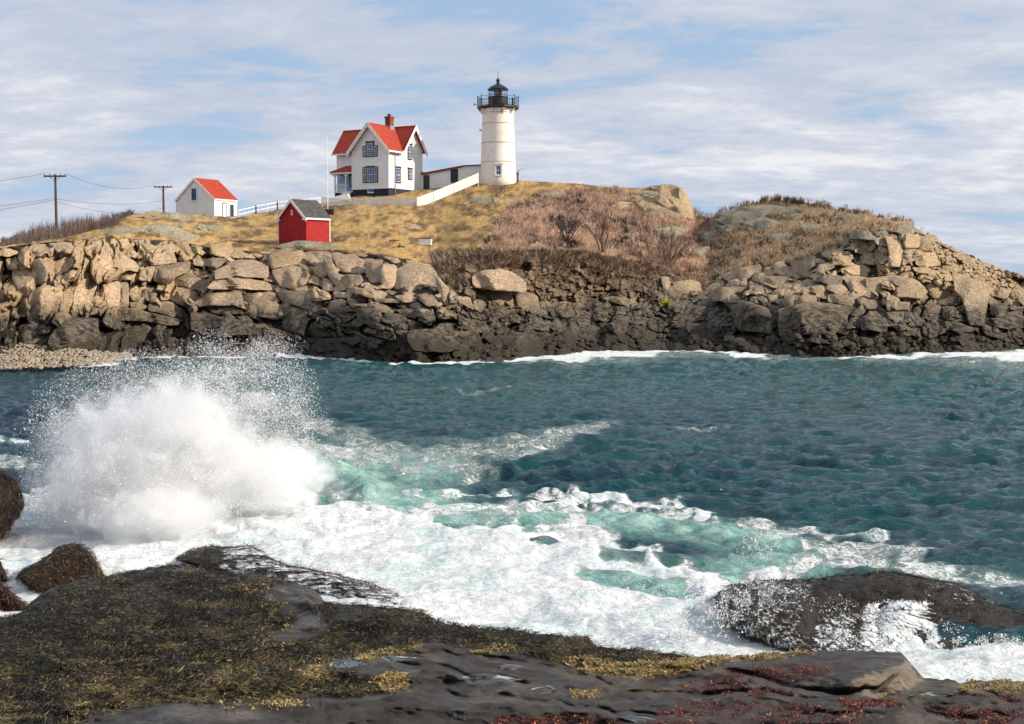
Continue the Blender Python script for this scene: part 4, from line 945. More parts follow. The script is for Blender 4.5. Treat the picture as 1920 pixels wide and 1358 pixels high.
def barge(cxy, half, zr, axis, pos, SL, name='bargeboard'):
    mb = MB(); nteeth = 11
    for s in (-1, 1):
        for i in range(nteeth):
            t0, t1 = i/nteeth, (i+1)/nteeth; pts = []
            for t, dz in ((t0, -.07), (t1, -.07), (t1, -.36), ((t0*.25+t1*.75), -.50), ((t0+t1)/2, -.54), ((t0*.75+t1*.25), -.50), (t0, -.36)):
                pts.append((cxy+s*half*t, zr-half*t*SL+dz))
            if axis == 'f': a = [(x, pos, z) for x, z in pts]; b = [(x, pos+.05, z) for x, z in pts]
            else: a = [(pos, x, z) for x, z in pts]; b = [(pos-.05, x, z) for x, z in pts]
            mb.prism(a, b)
        q = [(cxy, zr+.09), (cxy+s*half, zr-half*SL+.09), (cxy+s*half, zr-half*SL-.12), (cxy, zr-.12)]
        if axis == 'f': mb.prism([(x, pos-.04, z) for x, z in q], [(x, pos-.002, z) for x, z in q])
        else: mb.prism([(pos+.04, x, z) for x, z in q], [(pos+.002, x, z) for x, z in q])
    mb.build(name, M['white_trim'], hs)
barge(-2.7, 3.15, ZR+.02, 'f', -.53, SF); barge(YM, 2.45, ZR+.03, 'r', .51, SM); 
for q in ((XL-.5, -5.8, 2.54, 2.62, ZR-2.42*SM-.12, ZR-2.42*SM+.06), (.42-.02, .42+.06, -.5, 2.5, ZR-3.12*SF-.14, ZR-3.12*SF+.05), (-5.9, -5.83, -.5, 2.6, ZR-3.12*SF-.14, ZR-3.12*SF+.05)): MB().box(*q).build('gutter', M['white_trim'], hs)
for q in ((-.10, .035, -.035, .10, Z0-.02, ZE-.1), (-5.435, -5.3, -.035, .10, Z0-.02, ZE-.1), (-.12, .035, 6.95, 7.085, Z0-.02, zm-.1), (XL-.035, XL+.1, 3.015, 3.15, Z0-.02, zm-.1)): MB().box(*q).build('corner_board', M['white_trim'], hs)
MB().box(-5.42, .02, -.045, -.005, Z0-.08, Z0+.12).build('skirt_board', M['white_trim'], hs)
WZ = lambda a, b, Y=145.: ((zz_(a, Y)+zz_(b, Y))/2, zz_(a, Y)-zz_(b, Y))
cz, ht = WZ(313, 339); window(hs, -2.66, cz, .98, ht, 'f', 0, M['black'], M['white_trim'], (3, 3))
for sx in (-1, 1): window(hs, -2.66+sx*.81, cz, .38, ht, 'f', 0, M['black'], M['white_trim'], (1, 2), tw=.12, hood=False)
cz, ht = WZ(266, 290); window(hs, -2.66, cz, .95, ht, 'f', 0, M['black'], M['white_trim'], (3, 3))
cz2, ht2 = WZ(273, 290)
for sx in (-1, 1): window(hs, -2.66+sx*.79, cz2, .38, ht2, 'f', 0, M['black'], M['white_trim'], (1, 2), tw=.12, hood=False)
cz, ht = WZ(313, 339); window(hs, 1.95, cz, .85, ht, 'r', -.03, M['black'], M['white_trim'], (2, 2))
cz, ht = WZ(274, 299, 149.6); window(hs, 4.35, cz, .60, ht, 'r', 0, M['black'], M['white_trim'], (2, 2))
cz, ht = WZ(319, 336, 149.6); window(hs, 4.40, cz, .66, ht, 'r', 0, M['black'], M['white_trim'], (2, 2))
mb = MB(); mb.tube([(.44,1.15,ZR-3.1*SF-.15),(.12,1.2,ZE-.9),(.09,1.2,Z0-.7)], .055, 6); mb.build('downpipe', M['metal'], hs)
mb = MB(); mb.box(-3.1, -2.2, -.03, .02, Z0-.55, Z0-.42); mb.box(-3.1, -3.02, -.03, .02, Z0-.42, Z0-.1); b_ = mb.build('cellar_window_frame', M['white_trim'], hs)
mb = MB(); mb.box(-3.0, -2.2, -.012, .03, Z0-.41, Z0-.1); mb.build('pane', M['glass'], b_)
# chimney of individual-course bricks is below a pixel: one shaft with cap and pot
chz = ZR+.1; mb = MB(); mb.box(-3.08, -2.32, 3.6, 4.36, chz-1.0, chz+.88); mb.box(-3.15, -2.25, 3.53, 4.43, chz+.88, chz+1.02); mb.box(-3.1, -2.3, 3.58, 4.38, chz+1.02, chz+1.1); ch = mb.build('chimney', M['brick'], hs)
mb = MB(); mb.lathe([(.2, chz+1.1), (.22, chz+1.28), (.26, chz+1.32), (.2, chz+1.42)], 10, (-2.7, 3.98)); mb.build('chimney_pot', M['brick'], ch)
mb = MB(); mb.box(-3.14, -2.26, 3.54, 4.42, chz-1.0, chz-.05); mb.build('flashing', M['metal'], ch)
# porch
zp = Z0-.25; zt = zz_(318, 147.); zw = zz_(304.5, 147.)
mb = MB(); mb.box(-9.05, -5.36, 1.15, 3.1, zp, zp+.12); mb.build('porch_floor', M['white_trim'], hs)
mb = MB(); mb.add([(-9.5,.8,zt),(-5.42,.8,zt),(-5.42,3.04,zw),(-8.7,3.04,zw),(-9.5,3.04,zt),(-9.5,.8,zt-.1),(-5.42,.8,zt-.1),(-5.42,3.04,zt-.1),(-9.5,3.04,zt-.1)], [(0,1,2,3),(0,3,4),(0,5,6,1),(5,8,7,6),(4,8,5,0),(1,6,7,2),(2,7,8,4,3)])
mb.build('porch_roof', M['red_roof'], hs)
mb = MB(); mb.box(-9.45, -5.44, .86, .98, zt-.30, zt-.102); mb.box(-9.45, -9.35, .98, 3.0, zt-.30, zt-.102); mb.build('porch_beam', M['white_trim'], hs)
for x in (-8.95, -7.25, -5.55):
    mb = MB(); mb.box(x-.075, x+.075, 1.12, 1.27, zp+.12, zt-.3)
    for s in (-1, 1):
        if x == -5.55 and s == 1: continue
        for k in range(5):
            a0, a1 = R(90*k/5), R(90*(k+1)/5); r_ = .6
            p = [(x+s*(.075+r_*(1-math.cos(a0))*1.0), zt-.3-r_+r_*math.sin(a0)), (x+s*(.075+r_*(1-math.cos(a1))), zt-.3-r_+r_*math.sin(a1)), (x+s*(.075+r_*(1-math.cos(a1))), zt-.3), (x+s*.07+s*r_*(1-math.cos(a0)), zt-.3)]
            mb.prism([(u, 1.16, v) for u, v in p], [(u, 1.22, v) for u, v in p])
    mb.build('porch_post', M['white_trim'], hs)
mb = MB()
mb.box(-8.87, -7.33, 1.16, 1.22, zp+.95, zp+1.02); mb.box(-8.87, -7.33, 1.16, 1.22, zp+.22, zp+.28)
for k in range(12): x = -8.75+k*.12; mb.box(x-.015, x+.015, 1.17, 1.21, zp+.28, zp+.95)
mb.build('porch_railing', M['white_trim'], hs)
mb = MB(); mb.box(XL+.1, -5.5, 3.02, 3.046, zp+.1, zt-.05); mb.build('porch_shade_panel', M['porch_shade'], hs)  # thin sheet over the white wall, painted with the porch's blue shade
mb = MB(); mb.box(-6.6, -5.75, 2.95, 3.018, zp+.13, zp+2.2); mb.build('door', M['navy'], hs)
window(hs, -7.6, zp+1.5, .7, 1.2, 'f', 3.018, M['black'], M['white_trim'], (2, 2))
stp = MB()
for k in range(6): stp.box(-7.6-.0, -6.4, .9-k*.28, 1.15-k*.28, -1.5, zp-.0-.2*k)
stp.build('porch_steps', M['white_trim'], hs)
mb = MB(); mb.prism([(-6.85,1.1,zp+.95),(-6.85,1.1,zp+.86),(-6.85,-.5,zp-.25),(-6.85,-.5,zp-.16)], [(-6.8,1.1,zp+.95),(-6.8,1.1,zp+.86),(-6.8,-.5,zp-.25),(-6.8,-.5,zp-.16)]); mb.build('stair_rail', M['white_trim'], hs)
# -------- covered passage
pa = PV(788, 362, 151.); pb = PV(902, 343, 150.5)
cw = empty('passage_building', pa, math.atan2(pb.y-pa.y, pb.x-pa.x), 'long low white passage with a thin red eave linking the cottage to the lighthouse', 'outbuilding')
Lw = math.hypot(pb.x-pa.x, pb.y-pa.y); zf = lambda y: float(P(0, y, 151.)[2])-pa.z
prof = [(0, zf(325.5)), (Lw*.10, zf(325)), (Lw*.70, zf(312.5)), (Lw, zf(311))]
gb = [(0, -1.), (Lw, -.2)]
mb = MB(); a = [(x, 0, z-.02) for x, z in prof]; mb.prism([(Lw, 0, -.2), (0, 0, -1.)]+a, [(Lw, 2.6, -.2), (0, 2.6, -1.)]+[(x, 2.6, z-.02) for x, _, z in [(p[0], 0, p[2]) for p in a]]); mb.build('wall', M['white'], cw)
mb = MB()
for (x0, z0), (x1, z1) in zip(prof[:-1], prof[1:]): mb.prism([(x0,-.18,z0),(x1,-.18,z1),(x1,-.18,z1+.11),(x0,-.18,z0+.11)], [(x0,2.75,z0),(x1,2.75,z1),(x1,2.75,z1+.11),(x0,2.75,z0+.11)])
mb.build('roof', M['black'], cw)
mb = MB()
for (x0, z0), (x1, z1) in zip(prof[:2], prof[1:3]): mb.prism([(x0,-.2,z0-.16),(x1,-.2,z1-.14),(x1,-.2,z1+.02),(x0,-.2,z0+.02)], [(x0,-.185,z0-.16),(x1,-.185,z1-.14),(x1,-.185,z1+.02),(x0,-.185,z0+.02)])
mb.build('red_eave', M['red_roof'], cw)
k_ = Lw/114.
mb = MB(); mb.box(6*k_, 17.5*k_, -.04, .03, -1., zf(328.5)); mb.build('door', M['green_door'], cw)
mb = MB(); mb.box(57*k_, 71*k_, -.06, -.005, zf(343), zf(317.5)); wn = mb.build('shuttered_window', M['black'], cw)
mb = MB()
for i in range(9): z = zf(342)+ (zf(318.5)-zf(342))*i/9; mb.box(58.8*k_, 69.2*k_, -.085, -.062, z+.02, z+.16)
mb.build('shutter', M['green_door'], wn)
# -------- lighthouse
TY = 150.; TP = PV(934, 338, TY); lt = empty('lighthouse', TP, 0, 'white conical lighthouse tower with black lantern and railed gallery on the hilltop', 'lighthouse')
tz = lambda y: float(P(934, y, TY)[2])-TP.z; kk = TY/F
ht_ = tz(203); rb = 33.2*kk; rt_ = 28.6*kk
def rad(z): return rb+(rt_-rb)*z/ht_
mb = MB(); mb.lathe([(rad(0)+.05, -1.2), (rad(0), 0)]+[(rad(z), z) for z in np.linspace(.5, ht_-.75, 14)]+[(rt_+.12, ht_-.35), (rt_+.34, ht_)], 64); mb.build('tower', M['tower'], lt, True)
for y in (213, 233, 269, 305):
    z = tz(y); mb = MB(); mb.lathe([(rad(z)-.02, z-.05), (rad(z)+.035, z-.045), (rad(z)+.035, z+.03), (rad(z)-.02, z+.05)], 64); mb.build('band', paint('band_paint', (.62,.55,.48), .6, .3, 3) if 'bd' not in M else M['bd'], lt, True)
    M['bd'] = bpy.data.materials['band_paint']
zd = tz(202.5); mb = MB(); mb.lathe([(2.35, zd-.24), (38.6*kk, zd-.10), (38.6*kk, zd+.06), (.9, zd+.09)], 10); mb.build('gallery_deck', M['black'], lt)
for k in range(10):
    a = 2*math.pi*(k+.0)/10; mb = MB(); c, s = math.cos(a), math.sin(a)
    q = [(rt_-.03, zd-.22), (2.42, zd-.22), (2.38, zd-.36), (rt_+.2, zd-.62), (rt_-.03, zd-1.1)]; wv = .05
    mb.prism([(r_*c-wv*s, r_*s+wv*c, z) for r_, z in q], [(r_*c+wv*s, r_*s-wv*c, z) for r_, z in q]); mb.build('bracket', M['tower'], lt)
zr = tz(183); Rr = 38.0*kk
for k in range(10):
    a = 2*math.pi*k/10; mb = MB(); mb.tube([(Rr*math.cos(a), Rr*math.sin(a), zd), (Rr*math.cos(a), Rr*math.sin(a), zr+.12)], .045, 6); mb.lathe([(.02, zr+.08), (.07, zr+.14), (.02, zr+.22)], 6, (Rr*math.cos(a), Rr*math.sin(a))); mb.build('rail_post', M['black'], lt)
for z in (zr, zd+(zr-zd)*.66, zd+(zr-zd)*.33):
    mb = MB(); mb.tube([(Rr*math.cos(2*math.pi*k/10), Rr*math.sin(2*math.pi*k/10), z) for k in range(11)], .022, 5); mb.build('guard_rail', M['black'], lt)
mb = MB(); mb.tube([(Rr*math.cos(2*math.pi*k/10)*.985, Rr*math.sin(2*math.pi*k/10)*.985, zd+.14) for k in range(11)], .04, 4)
for k in range(10):
    a = 2*math.pi*k/10; 
    for j in range(1, 6):
        t = j/6; x = Rr*(math.cos(a)*(1-t)+math.cos(a+2*math.pi/10)*t); y = Rr*(math.sin(a)*(1-t)+math.sin(a+2*math.pi/10)*t); mb.box(x-.012, x+.012, y-.012, y+.012, zd, zr)
tag(mb.build('balusters', M['black'], lt), kind='stuff')
rd = 18.2*kk; zl = tz(182.5); zg = tz(168.5)
mb = MB(); mb.lathe([(rd+.06, zd), (rd+.06, zd+.1), (rd, zd+.12), (rd, zl-.08), (rd+.07, zl-.06), (rd+.07, zl)], 32); mb.build('lantern_base', M['black'], lt, False)
for k in range(8):
    a = 2*math.pi*(k+.5)/8; x, y = rd*.985*math.cos(a), rd*.985*math.sin(a); mb = MB(); mb.tube([(x, y, zl), (x, y, zg)], .045, 6); mb.build('mullion', M['black'], lt)
    a2 = 2*math.pi*(k+1.5)/8; x2, y2 = rd*.985*math.cos(a2), rd*.985*math.sin(a2); e = .985
    mb = MB(); mb.prism([(x*e,y*e,zl),(x2*e,y2*e,zl),(x2*e,y2*e,zg),(x*e,y*e,zg)], [(x*.97,y*.97,zl),(x2*.97,y2*.97,zl),(x2*.97,y2*.97,zg),(x*.97,y*.97,zg)]); mb.build('lantern_pane', M['lantern_glass'], lt)
mb = MB(); mb.lathe([(.1, zl-.1), (.32, zl+.05), (.40, zl+.35), (.42, zl+.5), (.36, zl+.72), (.1, zl+.85)], 16); mb.build('lens', M['lens'], lt, True)
mb = MB(); mb.lathe([(.25, zd+.2), (.25, zl), (.1, zl+.02)], 10); mb.build('lens_pedestal', M['black'], lt)
za = tz(168.5); mb = MB(); mb.lathe([(rd+.1, za-.06), (rd+.14, za), (rd*.80, za+.36), (rd*.45, tz(160)), (rd*.20, tz(157)), (.16, tz(154.5))], 8); mb.build('lantern_roof', M['black'], lt)
mb = MB(); zb = tz(151.2); mb.lathe([(.10, zb-.4), (.09, zb-.22), (.19, zb-.14), (.25, zb), (.18, zb+.17), (.04, zb+.26), (.02, tz(131))], 14); mb.build('ventilator_ball', M['black'], lt, True)
# tower window, faces the viewer
wz0, wz1 = tz(331), tz(313.5); wy = -rad((wz0+wz1)/2); wx = 1.0*kk
wn = window(lt, wx, (wz0+wz1)/2, 9.2*kk, wz1-wz0, 'f', wy+.02, M['white_trim'], M['white_trim'], (2, 1), tw=.14, proud=.12)
mb = MB(); zt_ = wz1+.22; mb.prism([(wx-.62, wy-.16, zt_), (wx+.62, wy-.16, zt_), (wx, wy-.16, zt_+.26)], [(wx-.62, wy+.1, zt_), (wx+.62, wy+.1, zt_), (wx, wy+.1, zt_+.26)]); mb.build('pediment', M['white_trim'], wn)
a = R(-76); zq = tz(210.5); rq = rad(zq); mb = MB(); mb.tube([(rq*math.cos(a)*.97, rq*math.sin(a)*.97, zq), (rq*math.cos(a)*1.03, rq*math.sin(a)*1.03, zq)], .17, 14); mb.build('porthole', M['black'], lt)
mb = MB(); z = tz(245); mb.box(-rad(z)-.28, -rad(z)+.05, -.1, .1, z-.06, z+.06); mb.box(-rad(z)-.3, -rad(z)-.14, -.12, .12, z-.02, z+.2); mb.build('wall_lamp', M['metal'], lt)
mb = MB(); mb.tube([(-Rr-.0, .0, zd+.35), (-Rr-.35, 0, zd+.4)], .05, 6); mb.box(-Rr-.48, -Rr-.3, -.12, .12, zd+.28, zd+.55); mb.build('gallery_lamp', M['metal'], lt)
mb = MB(); mb.tube([(Rr*.72, -Rr*.62, zd+.05), (Rr*.72, -Rr*.62, zd+1.0)], .12, 8); mb.build('fog_signal', M['black'], lt)
p = on(970.5, 341); ins = empty('signal_post', p, 0, 'short dark post with a white angled arm right of the lighthouse base', 'post')
mb = MB(); mb.tube([(0,0,-.4),(.02,0,.9),(.06,0,1.35)], [.13,.09,.07], 8); mb.box(-.14, .14, -.1, .1, .85, 1.05); mb.build('post', M['pole'], ins)
mb = MB(); mb.tube([(-.02,0,1.2),(.35,0,1.45),(.66,0,1.62)], .05, 6); mb.box(.5, .72, -.1, .1, 1.58, 1.72); mb.tube([(.1,0,1.3),(.12,0,1.75)], .035, 5); mb.build('arm', M['white_trim'], ins)
# -------- generic gabled shed
def shed(name, px, py, Y, alpha, W, Ln, hw, hr, wallm, roofm, trimm, label, cat, over=.12, base=-1.0):
    p = PV(px, py, Y); e = empty(name, p, -R(alpha), label, cat)
    mb = MB(); mb.prism([(-W,0,base),(0,0,base),(0,0,hw),(-W/2,0,hr),(-W,0,hw)], [(-W,Ln,base),(0,Ln,base),(0,Ln,hw),(-W/2,Ln,hr),(-W,Ln,hw)]); mb.build('wall', wallm, e)
    s = (hr-hw)/(W/2); mb = MB()
    for q in (-1, 1): xe = -W/2+q*(W/2+over); roofslab(mb, (-W/2,-over,hr+.09), (xe,-over,hr+.09-(W/2+over)*s), (xe,Ln+over,hr+.09-(W/2+over)*s), (-W/2,Ln+over,hr+.09), .1)
    mb.build('roof', roofm, e)
    mb = MB()
    for q in (-1, 1):
        xe = -W/2+q*(W/2+over); t = .13; d = (W/2+over)*s
        mb.prism([(-W/2,-over-.04,hr+.10),(xe,-over-.04,hr+.10-d),(xe,-over-.04,hr-.06-t-d),(-W/2,-over-.04,hr-.06-t)], [(-W/2,-over-.003,hr+.10),(xe,-over-.003,hr+.10-d),(xe,-over-.003,hr-.06-t-d),(-W/2,-over-.003,hr-.06-t)])
    mb.box(.004, over+.02, 0, Ln, hw-.12-over*s*.2, hw-.0); mb.build('trim', trimm, e)
    return e
ws = shed('white_shed', 402.5, 416, 133., 30, 5.72, 3.55, 2.5, 4.78, M['white_shed'], M['red_roof'], M['white_trim'], 'small white wooden shed with bright red roof standing behind the rocky outcrop', 'shed', .10)
window(ws, -2.92, 3.05, .74, 1.28, 'f', 0, M['white_trim'], M['black'], (3, 2), tw=.09, proud=.06, hood=False)
window(ws, 2.62, 1.3, .6, 1.35, 'r', 0, M['white_trim'], M['black'], (3, 2), tw=.09, proud=.06, hood=False)
mb = MB(); mb.box(.004, .05, 1.22, 1.30, 0, 2.15); mb.box(.004, .05, 1.30, 1.80, 2.06, 2.15); mb.box(.004,.05,1.80,1.86,0,2.15); dr = mb.build('door', M['black'], ws)
mb = MB(); mb.box(.006, .03, 1.31, 1.79, 0.02, 2.05); mb.build('door_panel', M['white_trim'], dr)
for q in ((-.07,.012,-.012,.07,-.3,2.45), (-5.73,-5.65,-.012,.07,-.3,2.45)): MB().box(*q).build('corner_board', M['white_trim'], ws)
RYs = float(surfY(572, 457)); RYs = 103.
rs_ = shed('oil_house', 574.5, 458, RYs, 40, 3.6, 2.62, 2.22, 3.78, M['red_shed'], M['grey_shingle'], M['white_trim'], 'small bright red shed with grey shingle roof and white trim on the cliff top', 'shed', .16)
mb = MB(); mb.box(-1.87, -1.74, -.05, .02, 2.55, 2.95); mb.box(-1.91, -1.70, -.06, .02, 2.48, 2.56); mb.build('vent_slit', M['white_trim'], rs_)
mb = MB(); mb.tube([(-1.8,-.1,3.8),(-1.8,-.1,4.02)], .03, 6); mb.lathe([(.02,4.0),(.06,4.05),(.02,4.12)], 6, (-1.8,-.1)); mb.build('finial', M['white_trim'], rs_)
for q in ((-3.75, -3.36, -.19, .0, 2.02, 2.2), (-.28, .17, -.19, .0, 2.02, 2.2)): MB().box(*q).build('eave_return', M['white_trim'], rs_)
mb = MB(); mb.box(-3.63, .03, -.03, .0, -1, .32); mb.box(.002, .03, 0, 2.64, -1, .32); mb.build('plinth', M['red_shed'], rs_)
for q in ((-3.65,-3.595,-.035,.03,-.9,2.05), (-.02,.035,2.57,2.65,-.9,2.1)): MB().box(*q).build('corner_board', M['white_trim'], rs_)
# -------- fences
def fence(pts, hgt, label, step=.14, postevery=2.4, solid=False, rails=(.25, .85), pk=.09):
    """pts: world points on the ground"""
    e = empty('picket_fence', pts[0], 0, label, 'fence', None); o0 = Vector(pts[0]); pts = [Vector(p)-o0 for p in pts]
    seg = [(pts[i], pts[i+1]) for i in range(len(pts)-1)]; pick = MB()
    for a, b in seg:
        d = b-a; Ls = math.hypot(d.x, d.y); n = max(1, round(Ls/postevery)); u = Vector((d.x, d.y, 0)).normalized(); nrm = Vector((-u.y, u.x, 0))
        def bar(mb, p, q, z0, z1, t): mb.prism([p+nrm*t+Vector((0,0,z0)), q+nrm*t+Vector((0,0,z0)), q+nrm*t+Vector((0,0,z1)), p+nrm*t+Vector((0,0,z1))], [p-nrm*t+Vector((0,0,z0)), q-nrm*t+Vector((0,0,z0)), q-nrm*t+Vector((0,0,z1)), p-nrm*t+Vector((0,0,z1))])
        for z in rails: mb = MB(); bar(mb, a, b, z*hgt-.045, z*hgt+.045, .02); mb.build('rail', M['white_trim'], e)
        for i in range(n+1): p = a+d*i/n; mb = MB(); mb.box(p.x-.06, p.x+.06, p.y-.06, p.y+.06, p.z-.4, p.z+hgt+.05); mb.build('post', M['white_trim'], e)
        if step:
            m_ = int(Ls/step)
            for i in range(m_+1): p = a+d*(i+.5)/(m_+1); bar(pick, p-u*pk/2-nrm*.035, p+u*pk/2-nrm*.035, .03, hgt*(.97+.03*random.random()), .01)
    if step: tag(pick.build('pickets', M['white_trim'], e), kind='stuff')
    return e
def gp(px, py): return on(px, py)
def fp(px, py, Y): return PV(px, py, Y)
fence([fp(655, 391, 138.), fp(782, 391, 136.5)], 1.22, 'straight run of white picket fence in front of the cottage foundation')
fence([fp(782, 391, 136.4), fp(812, 379, 140.), fp(850, 363, 144.5), fp(897, 343, 147.)], 1.2, 'white picket fence climbing the slope from the cottage up to the lighthouse', .13, 2.4, pk=.10)
fence([fp(604, 386, 139.5), fp(655, 391, 138.1)], 1.05, 'short low end of the white picket fence beside the flagpole')
fence([fp(447, 410, 134.5), fp(480, 402, 136.), fp(520, 394, 138.5), fp(604, 385, 141.)], .95, 'white rail fence running uphill between the white shed and the red shed', 0, 2.0, rails=(.45, .93))
mb = MB(); a = fp(618, 371, 140.5); b_ = fp(652, 362, 140.5); c_ = fp(658, 378, 140.5)
mb.prism([a, fp(652, 363, 140.5), fp(657, 376, 140.5), fp(618, 380, 140.5)], [p+Vector((0, 1.2, 0)) for p in (a, fp(652, 363, 140.5), fp(657, 376, 140.5), fp(618, 380, 140.5))])
rp = mb.build('boat_ramp', M['white_trim']); rp.name = 'white_ramp'; tag(rp, 'solid white sloping ramp side at the foot of the porch steps', 'ramp')
# flagpole
p = fp(614.5, 394, 128.); fl = empty('flagpole', p, 0, 'tall thin white flagpole in front of the cottage', 'flagpole')
mb = MB(); hh = float(P(614, 258, 128.)[2])-p.z; mb.tube([(0,0,-.5),(0,0,hh*.6),(0,0,hh)], [.05,.04,.022], 8); mb.build('pole', M['white_trim'], fl)
mb = MB(); mb.box(-.25, .62, -.3, .3, -.5, .08); mb.build('base', M['black'], fl)
mb = MB(); mb.lathe([(.01,hh),(.06,hh+.05),(.01,hh+.12)], 8); mb.build('truck_ball', M['white_trim'], fl)
# utility poles and wires
def upole(px, ytop, ybot, Y, half, label, tilt):
    p = fp(px, ybot, Y); e = empty('utility_pole', p, 0, label, 'utility pole', 'utility poles on the headland'); h = float(P(px, ytop, Y)[2])-p.z
    mb = MB(); mb.tube([(0,0,-5),(0,0,h*.5),(0,0,h)], [.17,.14,.11], 8); mb.build('pole', M['pole'], e)
    mb = MB(); mb.prism([(-half,-.16,h-.28),(half,-.16+tilt,h-.28),(half,-.16+tilt,h-.12),(-half,-.16,h-.12)], [(-half,-.04,h-.28),(half,-.04+tilt,h-.28),(half,-.04+tilt,h-.12),(-half,-.04,h-.12)]); mb.build('crossarm', M['pole'], e)
    for x in (-half*.9, -half*.45, half*.5, half*.92): mb = MB(); mb.lathe([(.03,h-.12),(.05,h-.02),(.06,h+.04),(.02,h+.1)], 6, (x, -.1)); mb.build('insulator', M['metal'], e)
    mb = MB()
    for s in (-1, 1): mb.tube([(s*half*.45,-.1,h-.26),(0,-.1,h-.75)], .025, 4)
    mb.build('brace', M['pole'], e); return p+Vector((0, 0, h))
t1 = upole(106, 327, 425, 126., 1.15, 'nearer taller utility pole with crossarm rising from the bare thicket at left', 0)
t2 = upole(307, 348, 400, 158., 1.18, 'farther shorter utility pole with crossarm left of the white shed', 0)
def wire(a, b, sag, label):
    mb = MB(); a, b = Vector(a), Vector(b); n = 18
    mb.tube([tuple(a+(b-a)*i/n - Vector((0,0,4*sag*(i/n)*(1-i/n)))) for i in range(n+1)], .016, 4); o = mb.build('power_line', M['wire']); tag(o, label, 'wire', 'power lines on the headland')
wire(t1+Vector((-1.03,-.1,.05)), fp(-700, 360, 105), 1.2, 'topmost thin wire leaving the nearer pole to the left')
wire(t1+Vector((0,-.15,-2.45)), fp(-600, 400, 110), 1.0, 'upper of the low wires leaving the nearer pole to the left')
wire(t1+Vector((0,-.15,-2.6)), fp(-600, 440, 110), .9, 'lower of the low wires leaving the nearer pole to the left')
wire(t1+Vector((1.05,-.1,.05)), t2+Vector((-1.06,-.1,.05)), .9, 'topmost wire sagging between the two utility poles')
wire(t1+Vector((0,-.15,-2.5)), t2+Vector((0,-.1,-1.95)), .5, 'middle wire sagging between the two utility poles')
wire(t1+Vector((0,-.15,-2.75)), t2+Vector((0,-.1,-2.9)), .9, 'lowest wire sagging between the two utility poles')
# bench-like white trough, sticks
p = gp(797, 461); e = empty('white_trough', p, -R(6), 'small white box with a darker lid standing on the grass right of the red shed', 'box')
s_ = p.y/F; mb = MB(); mb.add([(-11*s_,0,.06),(10*s_,0,.06),(12*s_,0,.6),(-13*s_,0,.6),(-11*s_,.55,.06),(10*s_,.55,.06),(12*s_,.55,.6),(-13*s_,.55,.6)], [(0,1,2,3),(1,5,6,2),(5,4,7,6),(4,0,3,7),(0,4,5,1),(3,2,6,7)]); mb.build('body', M['white_trim'], e)
mb = MB(); mb.box(-13.5*s_, 12.6*s_, -.03, .6, .602, .66); mb.build('lid', M['pole'], e)
for x in (-9*s_, 8*s_): mb = MB(); mb.box(x-.04, x+.04, .05, .5, -.4, .058); mb.build('leg', M['pole'], e)
p = gp(752, 464); mb = MB(); mb.box(-.35, .0, -.2, .2, 0, .14); mb.box(-.05, .3, -.15, .25, 0, .1); mb.tube([(-.1,0,.1),(-.12,0,.32)], .05, 6); o = mb.build('green_valve_box', flat('green_paint', (.04,.12,.06))); o.location = p; tag(o, 'low dark green metal fitting on the grass left of the white box', 'fitting')
p = gp(738, 453); mb = MB(); mb.tube([(-.4,0,.08),(.0,.05,.12),(.45,0,.09)], [.06,.08,.05], 7); o = mb.build('driftwood_log', flat('red_wood', (.35,.10,.04))); o.location = p; tag(o, 'short reddish log lying on the grass above the green fitting', 'log')
# ================================================================ PLANTS
def twigs(px, py, h0, h1, wd, lean, col, colvar=.3, fan=5, dy=0.0, sub=True, rs=RNG):
    """clumps of thin bare twigs; every clump fans from one root"""
    n = len(px); px = np.asarray(px); base = P(px, py, surfY(px, py)+dy+rs.normal(0, .25, n)); base[:, 2] -= .12
    B = np.repeat(base, fan, 0); m_ = len(B); B = B + rs.normal(0, .05, (m_, 3))*np.array((1, 1, 0))
    h = np.repeat(rs.uniform(h0, h1, n), fan)*rs.uniform(.55, 1.1, m_); d = rs.normal(0, lean, (m_, 3)); d[:, 2] = 1; d /= np.linalg.norm(d, axis=1, keepdims=True)
    def tri(b, dd, ln, w0):
        a = rs.uniform(0, 3.14, len(b)); s = np.stack([np.cos(a), .5*np.sin(a), 0*a], 1)*w0[:, None]/2
        mid = b+dd*(ln*.5)[:, None]+rs.normal(0, .04, b.shape)*ln[:, None]; tip = b+dd*ln[:, None]+rs.normal(0, .07, b.shape)*ln[:, None]
        return np.stack([b-s, b+s, mid+s*.8, tip, mid-s*.8], 1), mid
    A, mid = tri(B, d, h, np.full(m_, wd)); parts = [A]
    if sub:
        for k in range(2):
            dd = d+rs.normal(0, .5, d.shape); dd[:, 2] = np.abs(dd[:, 2])+.2; dd /= np.linalg.norm(dd, axis=1, keepdims=True); q, _ = tri(mid, dd, h*rs.uniform(.3, .55, m_), np.full(m_, wd*.7)); parts.append(q)
    V = np.concatenate(parts); t = len(V); V = V.reshape(-1, 3); b = np.arange(t)[:, None]*5
    T = np.concatenate([b+np.array((0, 1, 2, 4)), b+np.array((4, 2, 3, 3))]); 
    c = np.array(col)*(1+rs.uniform(-colvar, colvar, (m_, 1))); c = np.tile(c, (len(parts), 1)); C = np.repeat(np.clip(c, .005, 1), 5, 0)
    return V, T, C
def quads_to_tris(T): return np.concatenate([T[:, :3], T[:, [0, 2, 3]]])
